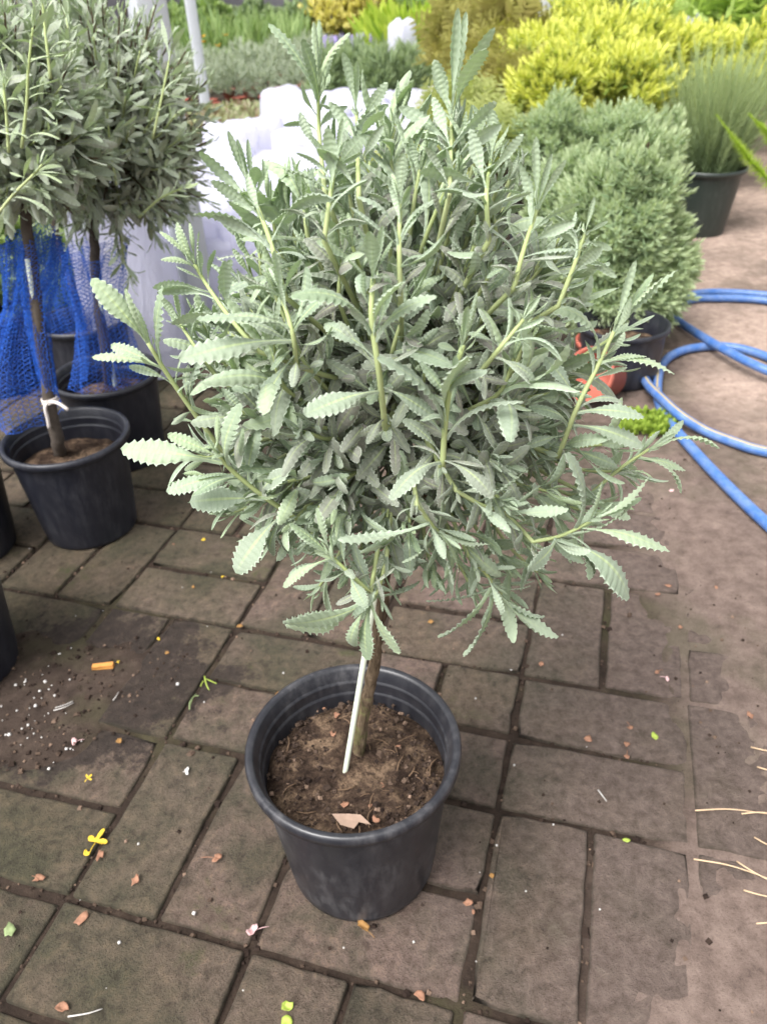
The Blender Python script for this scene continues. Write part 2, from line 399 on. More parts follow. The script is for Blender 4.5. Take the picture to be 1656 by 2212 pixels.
Fq = np.stack([idx[:-1, :-1], idx[:-1, 1:], idx[1:, 1:], idx[1:, :-1]], -1).reshape(-1, 4)
ground = link('ground', raw_mesh('ground', np.stack([X, Y, Z], -1).reshape(-1, 3), Fq, [M['dirt']], attrs={'dry': (0.02 + dry).ravel().clip(0, 1), 'cover': np.maximum(sstep(.05, .45, c1), .12 * c2).ravel()}))
tag(ground, kind='structure')

pavement = tag(empty('pavement', (0, 0, 0)), kind='structure')
def paver_mesh(seed, L, Wd):
    rng = np.random.default_rng(seed)
    n = 28; h = 0.0
    # outline with rounded, worn corners
    per = []
    corners = [(L / 2, Wd / 2), (-L / 2, Wd / 2), (-L / 2, -Wd / 2), (L / 2, -Wd / 2)]
    rc = 0.0035
    for k, (cx, cy) in enumerate(corners):
        sx, sy = np.sign(cx), np.sign(cy)
        cc = np.array([cx - sx * rc, cy - sy * rc]); a0 = [0, 90, 180, 270][k]
        chip = rng.uniform(0.5, 1.0) if rng.random() < .85 else rng.uniform(-.5, 0.2)
        for a in (a0 + 8, a0 + 82):
            per.append(cc + rc * chip * np.array([math.cos(math.radians(a)), math.sin(math.radians(a))]))
        nx = np.array(corners[(k + 1) % 4], float); p0 = np.array([cx, cy], float)
        m = 6 if k % 2 == 0 else 3
        for q in range(1, m + 1):
            t = 0.07 + 0.86 * q / (m + 1)
            pt = p0 + (nx - p0) * t
            inward = -pt * np.array([abs(nx[1] - p0[1]) > 0.001, abs(nx[0] - p0[0]) > 0.001])
            inward = inward / (np.linalg.norm(inward) + 1e-9)
            per.append(pt + inward * abs(rng.normal(0, 0.0014)))
    per = np.array(per); n = len(per)
    def ring(inset, z, jz=0.0):
        c = per * (1 - inset / np.array([L / 2, Wd / 2]))
        return np.column_stack([c, np.full(n, z) + rng.normal(0, jz, n)])
    V = np.concatenate([ring(0.0045, 0.0, 0.0002), ring(0.0014, -0.0007, 0.0003), ring(0.0, -0.0028, 0.0004), ring(-0.001, -0.045)])
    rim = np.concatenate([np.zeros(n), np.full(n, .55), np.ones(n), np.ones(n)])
    F = [tuple(range(n))]
    for r in range(3):
        for k in range(n):
            F.append((r * n + k, (r + 1) * n + k, (r + 1) * n + (k + 1) % n, r * n + (k + 1) % n))
    # a low dome of interior points keeps the big face from being dead flat
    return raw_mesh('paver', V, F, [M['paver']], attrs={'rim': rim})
U = 0.2575; W2 = U / 2
GJT = 0.0075
pv = [paver_mesh(100 + k, U - GJT, W2 - GJT) for k in range(14)]
half = [paver_mesh(300 + k, W2 - GJT, W2 - GJT) for k in range(4)]
angI = math.atan2(GI[1], GI[0]); angJ = math.atan2(GJ[1], GJ[0])
rp = random.Random(5)
def add_paver(i, j, ang, meshes, dz=0.0):
    c = GO + GI * i + GJ * j
    o = bpy.data.objects.new('paver', rp.choice(meshes)); COL.objects.link(o); o.parent = pavement
    o.location = (c[0] + rp.gauss(0, .0016), c[1] + rp.gauss(0, .0016), rp.gauss(0.0005, .0016) + dz)
    o.rotation_euler = (rp.gauss(0, .006), rp.gauss(0, .006), ang + rp.gauss(0, .010) + rp.choice((0, math.pi)))
for bi in range(-7, 4):
    for bj in range(-5, 6):
        c = GO + GI * (bi + .5) + GJ * (bj + .5)
        p = c
        dz = (np.array([p[0], p[1], 0]) - [0, 0, CAM_H]); zc = dz @ FW
        if zc < 0.2: continue
        u_, v_ = CX + FPX * (dz @ RT) / zc, CY - FPX * (dz @ UP) / zc
        if not (-420 < u_ < 2050 and v_ < 2560): continue
        cov = dirt_cover(np.array(c[0]), np.array(c[1]))[0]
        if cov > 0.985: continue
        if (bi + bj) % 2 == 0:
            for q in (.25, .75): add_paver(bi + q, bj + .5, angJ, pv)
        elif (bi, bj) == (1, 2):
            add_paver(bi + .5, bj + .25, angI, pv)
            for q in (.25, .75): add_paver(bi + q, bj + .75, angI, half)
        else:
            for q in (.25, .75): add_paver(bi + .5, bj + q, angI, pv)

# crumbs of earth lying in the joints and over the dirt
ct = np.array([[-1, -1, -.6], [1, -1, -.5], [.8, 1, -.6], [-1, .9, -.6], [-.6, -.7, .6], [.7, -.6, .7], [.6, .6, .5], [-.7, .6, .6]], float)
cf = np.array([[0, 3, 2, 1], [4, 5, 6, 7], [0, 1, 5, 4], [1, 2, 6, 5], [2, 3, 7, 6], [3, 0, 4, 7]])
def lumps(name, P, size, mat, rng, stretch=(1, 1, .7), parent=None, attrs=None):
    n = len(P); d = rand_unit(n, rng); d[:, 2] *= .3; z = rand_unit(n, rng) * .5 + [0, 0, 1]
    Mx = frames(d, z) * (size[:, None, None]) * np.array(stretch)[None, None, :]
    ow = WPOS[parent.name] if parent is not None else np.zeros(3)
    v, f, _ = scatter(ct * .5, cf, Mx, P - ow)
    o = link(name, raw_mesh(name, v, f, [mat], attrs={'tint': np.repeat(rng.random(n), 8)}, smooth=(mat.name == 'perlite')), parent)
    tag(o, kind='stuff'); return o
t = NT('crumbs'); tc = t.ramp(t.attr('tint'), (0.0, (0.018, 0.012, 0.010)), (0.6, (0.045, 0.031, 0.024)), (0.9, (0.09, 0.062, 0.046)), (1.0, (0.22, 0.15, 0.11)))
M['crumb'] = t.bsdf(tc, 0.95, 0.1)
rng = np.random.default_rng(3)
cp = []
while len(cp) < 5200:
    x = rng.uniform(-1.1, 1.2); y = rng.uniform(0.25, 2.2)
    i, j = grid(x, y)
    c1_, c2_ = dirt_cover(np.array(x), np.array(y))
    r_, c_ = math.floor(i), math.floor(j)
    fi, fj = i - r_, j - c_
    if (r_ + c_) % 2 == 0: di = min(abs(fi), abs(fi - .5), abs(fi - 1)); dj = min(fj, 1 - fj)
    else: di = min(fi, 1 - fi); dj = min(abs(fj), abs(fj - .5), abs(fj - 1))
    injoint = min(di, dj) < 0.022
    if injoint and rng.random() < 0.85: cp.append((x, y, -0.005 + 0.003 * rng.random()))
    elif c2_ > .3 and rng.random() < .8: cp.append((x, y, 0.003 * c2_ + .0015))
    elif c1_ > .4 and rng.random() < .05: cp.append((x, y, 0.003))
    elif rng.random() < .02: cp.append((x, y, 0.002))
cp = np.array(cp)
crumbs = lumps('soil_crumbs', cp, rng.gamma(2.0, 0.0013, len(cp)) + .001, M['crumb'], rng)
crumbs['label'] = 'dark crumbs of earth lying in the paver joints'
# white grit of potting mix spilt at the left
M['perlite'] = simple('perlite', (0.52, 0.50, 0.48), 0.9, 0.1, 0.1, 400)
pp = []
for k in range(34):
    q = at(rng.normal(95, 65), rng.normal(1505, 75)); pp.append((q[0], q[1], .0045))
for k in range(40):
    q = at(rng.uniform(0, 1300), rng.uniform(1150, 2190)); pp.append((q[0], q[1], .002))
for px, py in ((131, 1415), (37, 1482), (57, 1475), (100, 1475), (88, 1495), (120, 1505), (79, 1527), (63, 1569), (385, 1480), (108, 1663), (146, 1620), (22, 1590), (420, 1975), (260, 2038)):
    q = at(px, py); pp.append((q[0], q[1], .004))
pp = np.array(pp); ps = rng.uniform(.0012, .0032, len(pp)); ps[74:] = rng.uniform(.004, .006, len(pp) - 74)
perl = lumps('perlite_grains', pp, ps, M['perlite'], rng, (1, 1, .9)); perl['label'] = 'white perlite grains spilt over the pavers at the left'

# ------------------------------------------------------------------ pots
def pot(parent, base, R=0.126, r=0.094, h=0.225, mat=None, soil_d=0.052, rings=True, n=72, soil_mat=None, seed=1, soil_seg=(18, 48)):
    bx, by = base[0], base[1]; bz = base[2] if len(base) > 2 else 0.0
    th = 0.0028
    k = R / 0.126
    def rad(z): return r + (R - 0.010 * k - r) * (z / h)      # outer wall under the lip
    pr = [(0.0, 0.004), (r - .012, 0.004), (r - .004, 0.0), (r, 0.003), (r + .0006, 0.010)]
    for z in np.linspace(0.02, h - 0.020 * k, 7): pr.append((rad(z), z))
    pr += [(rad(h - .0175 * k), h - .0175 * k), (R - .004 * k, h - .016 * k), (R - .0005, h - .0135 * k), (R, h - .007 * k), (R - .001, h - .002), (R - .004 * k, h), (R - .0085 * k, h - .001), (R - .0105 * k, h - .004 * k)]
    ri = lambda z: rad(z) - th
    if rings:
        for zz in (h - .020 * k, h - .038 * k):
            pr += [(ri(zz + .003) , zz + .003), (ri(zz) - .0002, zz + .0012), (ri(zz) - .0018, zz), (ri(zz) - .002, zz - .003)]
    pr += [(ri(h - soil_d) - .002, h - soil_d - .01), (ri(h - soil_d - .03) - .002, h - soil_d - .03)]
    V, F = lathe(pr, n)
    mb = MB(); mb.add(V + [bx, by, bz], F)
    po = mb.build('pot', mat or M['pot'], parent)
    # soil
    rs = ri(h - soil_d) + .0005; nr, na = soil_seg
    q = [(0, 0)]; V = [[0, 0, 0]]
    for i in range(1, nr + 1):
        for a in range(na):
            rr = rs * i / nr; an = a / na * 2 * math.pi
            V.append([rr * math.cos(an), rr * math.sin(an), 0])
    V = np.array(V); rr = np.hypot(V[:, 0], V[:, 1]) / rs
    V[:, 2] = h - soil_d + fbm(V[:, 0] * 30 + seed, V[:, 1] * 30, seed) * .008 + fbm(V[:, 0] * 110, V[:, 1] * 110, seed + 3, 3) * .005 - .010 * rr ** 6 + .004 * (1 - rr)
    F = [(0, 1 + a, 1 + (a + 1) % na) for a in range(na)]
    for i in range(nr - 1):
        for a in range(na):
            b = (a + 1) % na
            F.append((1 + i * na + a, 1 + (i + 1) * na + a, 1 + (i + 1) * na + b, 1 + i * na + b))
    mb = MB(); mb.add(V + [bx, by, bz], F)
    so_ = mb.build('soil', soil_mat or M['soil'], parent)
    return po, so_

# ------------------------------------------------------------------ lavender leaves and shoots
def leaf_template(teeth=12, rows=36, wid=0.15, bulge=0.10, fold=0.18, curl=0.25, wavy=0.034, deep=0.30, cols=(-1, -.55, 0, .55, 1), tipdroop=0.0, twist=0.0, seed=0):
    rng = np.random.default_rng(seed); nc = len(cols); V = []; UV = []
    for i in range(rows + 1):
        t = i / rows
        w = wid * (0.13 + 0.87 * sstep(0.12, 0.60, np.array(t))) * max(1 - max(0, (t - .60) / .40) ** 2.2, 0.0) ** 0.60
        ph = (t * teeth) % 1.0
        lobe = abs(math.sin(math.pi * ph)) ** 0.4
        dp = 0.62 * deep * (1 + .35 * math.sin(seed * 3 + 9 * t)) * float(sstep(0.18, 0.36, np.array(t))) * (1 - 0.7 * float(sstep(0.9, 1.0, np.array(t))))
        for u in cols:
            au = abs(u)
            e = (au ** 6)
            ww = w * (1 - dp * (1 - lobe) * e)
            x = u * ww
            y = t + .045 * au * au * (0.5 + t) * (1 - t) * 2 + .006 * math.sin(7 * t + seed) * u
            z = bulge * 4 * t * (1 - t) + au * w * fold - 1.5 * curl * w * au ** 3 - tipdroop * t ** 3
            z += wavy * w / wid * math.sin(2 * math.pi * t * teeth) * au ** 1.2 * .6 + .012 * math.sin(5 * t + 2 * u + seed)
            a = twist * (t - .3)
            V.append((x * math.cos(a) - (z * .0) * math.sin(a), y, z + x * math.sin(a))); UV.append((u / 2 + .5, t))
    F = [(i * nc + k, i * nc + k + 1, (i + 1) * nc + k + 1, (i + 1) * nc + k) for i in range(rows) for k in range(nc - 1)]
    return np.array(V), np.array(F), np.array(UV)
HI = [leaf_template(wid=wd, bulge=b, fold=f, curl=c, tipdroop=0.0, twist=tw, seed=k, deep=dp)
      for k, (wd, b, f, c, tw, dp) in enumerate([(.128, .06, .16, .20, .3, .36), (.112, .13, .22, .30, -.4, .38), (.140, .10, .10, .15, .2, .34), (.100, .20, .25, .45, .5, .40),
                                             (.124, -.05, .28, .30, -.2, .36), (.090, .04, .40, .55, .3, .38), (.132, .16, .05, .30, -.3, .34), (.105, -.10, .30, .20, .6, .38)])]
MIDL = [leaf_template(teeth=12, rows=24, wid=wd, bulge=b, fold=f, curl=c, twist=tw, seed=k, deep=.34, cols=(-1, 0, 1))
        for k, (wd, b, f, c, tw) in enumerate([(.118, .08, .2, .3, .3), (.098, .16, .3, .4, -.4), (.122, .02, .15, .3, .2), (.088, -.06, .35, .4, .4), (.105, .2, .2, .4, -.3)])]
LOW = [leaf_template(teeth=6, rows=9, wid=wd, bulge=b, fold=f, curl=c, twist=tw, seed=k, deep=.22, cols=(-1, 0, 1))
       for k, (wd, b, f, c, tw) in enumerate([(.088, .08, .2, .3, .3), (.078, .16, .3, .4, -.4), (.094, .0, .15, .3, .2), (.07, .18, .3, .3, .4)])]
FILLT = [leaf_template(teeth=12, rows=24, wid=wd, bulge=b, fold=f, curl=c, twist=tw, seed=k, deep=dp)
         for k, (wd, b, f, c, tw, dp) in enumerate([(.115, .06, .2, .3, .4, .40), (.10, .16, .3, .5, -.5, .40), (.13, .12, .15, .4, .2, .38), (.095, .24, .3, .6, .5, .40), (.11, -.08, .3, .4, -.3, .38), (.09, .04, .45, .65, .4, .40), (.12, .2, .1, .5, -.4, .38), (.10, -.14, .35, .3, .6, .40)])]
HI_ME = [raw_mesh('leaf', *tm[:2], [M['lav']], uv=tm[2]) for tm in HI]
MID_ME = [raw_mesh('leaf', *tm[:2], [M['lavback']], uv=tm[2]) for tm in MIDL]

def leaf_tr(B, T, nrm, wscale=1.0):
    """3x3 taking the unit leaf onto B->T, its upper face towards nrm"""
    d = np.asarray(T, float) - B; L = np.linalg.norm(d); d = d / L
    x = np.cross(d, nrm)
    if np.linalg.norm(x) < 1e-3: x = np.cross(d, [0.3, -1, .2])
    x = norm(x); z = np.cross(x, d)
    return np.stack([x * L * wscale, d * L, z * L], 1)
def auto_leaves(pts, rng, t0, t1, npairs, llen, nvar, old=0.0, young=0.05, spread=1.0, tipn=3, az0=None, wmul=1.0):
    """opposite pairs of leaves, each pair turned a quarter from the last; close and upright near the tip"""
    out = []; m = len(pts)
    az = rng.uniform(0, 6.28) if az0 is None else az0
    for k in range(npairs):
        f = k / max(npairs - 1, 1); t = t0 + (t1 - t0) * f ** 0.85
        i = min(int(t * (m - 1)), m - 2); fr = t * (m - 1) - i
        P = pts[i] * (1 - fr) + pts[i + 1] * fr; s = norm(pts[i + 1] - pts[i])
        a = norm(np.cross(s, [0.31, 0.2, 0.9] if abs(s[2]) < .9 else [1, .1, 0])); b = np.cross(s, a)
        for side in (0, math.pi):
            an = az + side + rng.normal(0, .25)
            rad = a * math.cos(an) + b * math.sin(an)
            ang = math.radians((72 * (1 - f) + 15 * f) * spread + rng.normal(0, 10))
            d = s * math.cos(ang) + rad * math.sin(ang)
            L = llen * (0.72 + 0.42 * math.sin(math.pi * min(f * 1.05 + .12, 1)) - 0.28 * f ** 4) * rng.uniform(.78, 1.15)
            n = norm(s - d * np.dot(s, d) + .15 * rng.normal(size=3))
            # old leaves sag
            d = norm(d + np.array([0, 0, -.22]) * (1 - f) * rng.uniform(-.3, 1.1))
            out.append(dict(B=P, M=leaf_tr(P, P + d * L, n, wmul * rng.uniform(.85, 1.15)), v=int(rng.integers(nvar)), age=float(np.clip(young + (old - young) * (1 - f) ** 1.3 + rng.normal(0, .07), 0, 1))))
        az += math.pi / 2 + rng.normal(0, .15)
    s = norm(pts[-1] - pts[-2])
    for k in range(tipn):
        d = norm(s + .28 * rand_unit(1, rng)[0]); L = llen * rng.uniform(.35, .7)
        out.append(dict(B=pts[-1], M=leaf_tr(pts[-1], pts[-1] + d * L, norm(rand_unit(1, rng)[0] + s * .2), .62), v=int(rng.integers(nvar)), age=max(0, young - .05)))
    return out
def crown_shoots(C, radii, n, llen, rng, npairs=(5, 8), nvar=8, up=0.35, lo=-0.75, inner=0.3, reach=(0.78, 1.05), young=(.15, .5), taper=0.0):
    sh = []
    g = math.pi * (3 - math.sqrt(5))
    for k in range(n):
        z = 1 - (k + .5) / n * (1 - lo); th = g * k + rng.normal(0, .2); z = np.clip(z + rng.normal(0, .05), -1, 1)
        d = np.array([math.sqrt(1 - z * z) * math.cos(th), math.sqrt(1 - z * z) * math.sin(th), z])
        dr = d * radii * (np.array([1 - taper * max(d[2], 0), 1 - taper * max(d[2], 0), 1]))
        f = rng.uniform(*reach) if rng.random() < .72 else rng.uniform(.45, .8)
        tip = C + dr * f + np.array([0, 0, up * .25 * radii[2] * rng.uniform(.3, 1)])
        base = C + dr * inner * rng.uniform(.7, 1.2) + np.array([0, 0, -.10 * radii[2]])
        mid = base + (tip - base) * .55 + np.array([0, 0, -.14 * np.linalg.norm(tip - base)]) * (1 - abs(d[2])) * rng.uniform(.2, 1)
        pts = spline([base, mid, tip], 7)
        y = rng.uniform(*young)
        lv = auto_leaves(pts, rng, .30, .97, int(rng.integers(*npairs)), llen * rng.uniform(.8, 1.15), nvar, old=.95, young=y)
        sh.append(dict(pts=pts, leaves=lv, r=(.0026, .0014), age=.6))
    return sh
def emit_stuff(name, shoots, tmpls, mat, parent, rng):
    """all leaves of the given shoots in one part"""
    VV = []; FF = []; UU = []; tt = []; aa = []; n = 0
    by = {}
    for s in shoots:
        for l in s['leaves']: by.setdefault(l['v'] % len(tmpls), []).append(l)
    ow = WPOS[parent.name]
    for v, ls in by.items():
        tv, tf, tu = tmpls[v]
        Mx = np.array([l['M'] for l in ls]); P = np.array([l['B'] for l in ls]) - ow
        a, f, u = scatter(tv, tf, Mx, P, tu)
        VV.append(a); FF.append(f + n); UU.append(u); n += len(a)
        tt.append(np.repeat(rng.random(len(ls)), len(tv))); aa.append(np.repeat([l['age'] for l in ls], len(tv)))
    me = raw_mesh(name, np.concatenate(VV), np.concatenate(FF), [mat], np.concatenate(UU), {'tint': np.concatenate(tt), 'age': np.concatenate(aa)})
    o = link(name, me, parent, col=(0, 0, 0, 1)); o['kind'] = 'stuff'; return o
def emit_stems(name, shoots, mat, parent, n=5):
    mb = MB()
    for s in shoots:
        m = len(s['pts']); rr = np.linspace(s['r'][0], s['r'][1], m)
        v, f, u = tube(s['pts'], rr, n, False); mb.add(v, f, u, tint=random.random(), age=np.repeat(np.linspace(1, 0, m) * s.get('age', .6) * 1.3, n).clip(0, 1))
    o = mb.build(name, mat, parent); o['kind'] = 'stuff'; return o
def emit_shoot(s, meshes, stemmat, parent):
    """one shoot: its stem is the part, each leaf a sub-part"""
    line = s['pts'] if 'foot' not in s else np.vstack([s['foot'], s['pts']])
    m = len(line); rr = np.linspace(s['r'][0], s['r'][1], m); mb = MB()
    v, f, u = tube(line, rr, 7, True)
    mb.add(v, f, u, tint=random.random(), age=np.repeat(np.linspace(.9, -.3, m) * s.get('age', .6), 7).clip(0, 1))
    st = mb.build('shoot', stemmat, parent, origin=s['pts'][0])
    for l in s['leaves']:
        o = bpy.data.objects.new('leaf', meshes[l['v'] % len(meshes)]); COL.objects.link(o); o.parent = st
        A = np.eye(4); A[:3, :3] = l['M']; A[:3, 3] = l['B'] - s['pts'][0]
        o.matrix_basis = Matrix(A.tolist()); o.color = (l['age'], 0, 0, 1)
    return st

# ------------------------------------------------------------------ the potted lavender in front
POTC = at(762, 1600, 0.225); POTC = np.array([POTC[0], POTC[1], 0.0]); YP = POTC[1]
hero = tag(empty('potted_lavender', POTC), 'large grey green toothed lavender standard in a black pot alone on the pavers', 'potted plant')
pot(hero, POTC, soil_d=.050, seed=4, soil_seg=(30, 84))
rng = np.random.default_rng(21)
def H(px, py, dy=0.0): return on(px, py, YP + dy)
# trunk with knots, main limbs
trunk_pts = [at(770, 1662, .172)] + [H(px, py, .02) for px, py in ((772, 1640), (782, 1560), (800, 1470), (812, 1400), (826, 1290), (838, 1180), (850, 1080), (856, 960))]
trunk_pts[0] = np.array([trunk_pts[1][0], trunk_pts[1][1], .16])
tp = spline(trunk_pts, 40)
tr_ = np.interp(np.linspace(0, 1, 40), [0, .08, .5, 1], [.0098, .0076, .0070, .0055]) * (1 + .10 * np.sin(np.arange(40) * 1.7) * rng.random(40))
v, f, u = tube(tp + rng.normal(0, .0010, tp.shape), tr_, 12); mb = MB(); mb.add(v, f, u)
mb.build('trunk', M['bark'], hero)
CC = H(868, 770, .0)                       # middle of the crown
RX = 440 * depth(CC) / FPX
RAD = np.array([RX, RX * .95, RX * 1.02])
for k in range(9):
    a = k / 9 * 6.28; e = CC + RAD * np.array([math.cos(a) * .5, math.sin(a) * .5, rng.uniform(-.35, .3)])
    st = tp[-1 - int(rng.integers(3, 15))]
    pts = spline([st, st * .5 + e * .5 + [0, 0, -.02], e], 10)
    v, f, u = tube(pts, np.linspace(.004, .002, 10), 7); mb = MB(); mb.add(v, f, u); mb.build('branch', M['bark'], hero)
# stake
sp = np.array([H(744, 1676, -.012), H(832, 1148, .0)]); sp[0] = at(744, 1676, .172)
sp = np.vstack([sp[0] - (sp[1] - sp[0]) * .06, sp[1] + (sp[1] - sp[0]) * .12])
def along(t): return sp[0] + (sp[1] - sp[0]) * t
mb = MB(); v, f, u = tube(np.array([along(t) for t in np.linspace(0, 1, 12)]), .0031, 12); mb.add(v, f, u)
stk = mb.build('stake', M['stake'], hero)
ty = .845
mb = MB(); v, f, u = tube(np.array([along(ty), along(ty + .025)]), .00325, 12); mb.add(v, f, u); mb.build('paint_mark', M['pink'], stk)

# shoots placed from the photograph: stem line, then leaf tips (place on stem 0..1, tip px, tip nearer(-)/farther(+), leaf mesh, width)
def shoot(stem, leaves, dy0, dy1, auto=5, llen=.032, r=(.0020, .0012), old=.75, young=.1, t0=.06, tipn=3, seed=0, age=.45, t1=.93, wm=1.05, fm=0.0):
    rg = np.random.default_rng(1000 + seed)
    m = len(stem)
    def skin(px, py):                    # how far in front of the crown's middle its outer skin lies there
        q = 1 - ((px - 868) / 470) ** 2 - ((py - 770) / 480) ** 2
        return -.94 * RAD[1] * math.sqrt(max(q, 0))
    pts = [H(px, py, min(dy0 + (dy1 - dy0) * k / (m - 1), skin(px, py) - .012 * (k > 0))) for k, (px, py) in enumerate(stem)]
    pts = spline(pts, 12); lv = []
    for L in leaves:
        t, px, py = L[:3]; dd = L[3] if len(L) > 3 else 0.0; v = L[4] if len(L) > 4 else int(rg.integers(8)); ws = L[5] if len(L) > 5 else 1.0
        face = fm + (L[6] if len(L) > 6 else 0.45)
        i = min(int(t * 11), 10); fr = t * 11 - i; B = pts[i] * (1 - fr) + pts[i + 1] * fr
        T = on(px, py, B[1] + dd)
        s = norm(pts[i + 1] - pts[i]); d = norm(T - B)
        tocam = norm(np.array([0, 0, CAM_H]) - B)
        n = norm(norm(s - d * np.dot(s, d)) + face * tocam + .1 * rg.normal(size=3))
        lv.append(dict(B=B, M=leaf_tr(B, T, n, ws * wm), v=v, age=float(np.clip(.12 + .5 * (1 - t) + rg.normal(0, .05), 0, 1))))
    small = auto_leaves(pts, rg, t0, t1, auto, llen, 8, old=old, young=young, tipn=tipn) if auto else []
    # the woody foot of the shoot runs on into the crown
    foot = spline([CC + (pts[0] - CC) * .25 + [0, 0, -.01], CC + (pts[0] - CC) * .65 + [0, 0, -.012], pts[0]], 8)[:-1]
    inner = auto_leaves(np.vstack([foot, pts[:1]]), rg, .35, .97, 5, .034, 8, old=.95, young=.6, tipn=0)
    return dict(pts=pts, leaves=lv, small=small + inner, foot=foot, r=r, age=age)
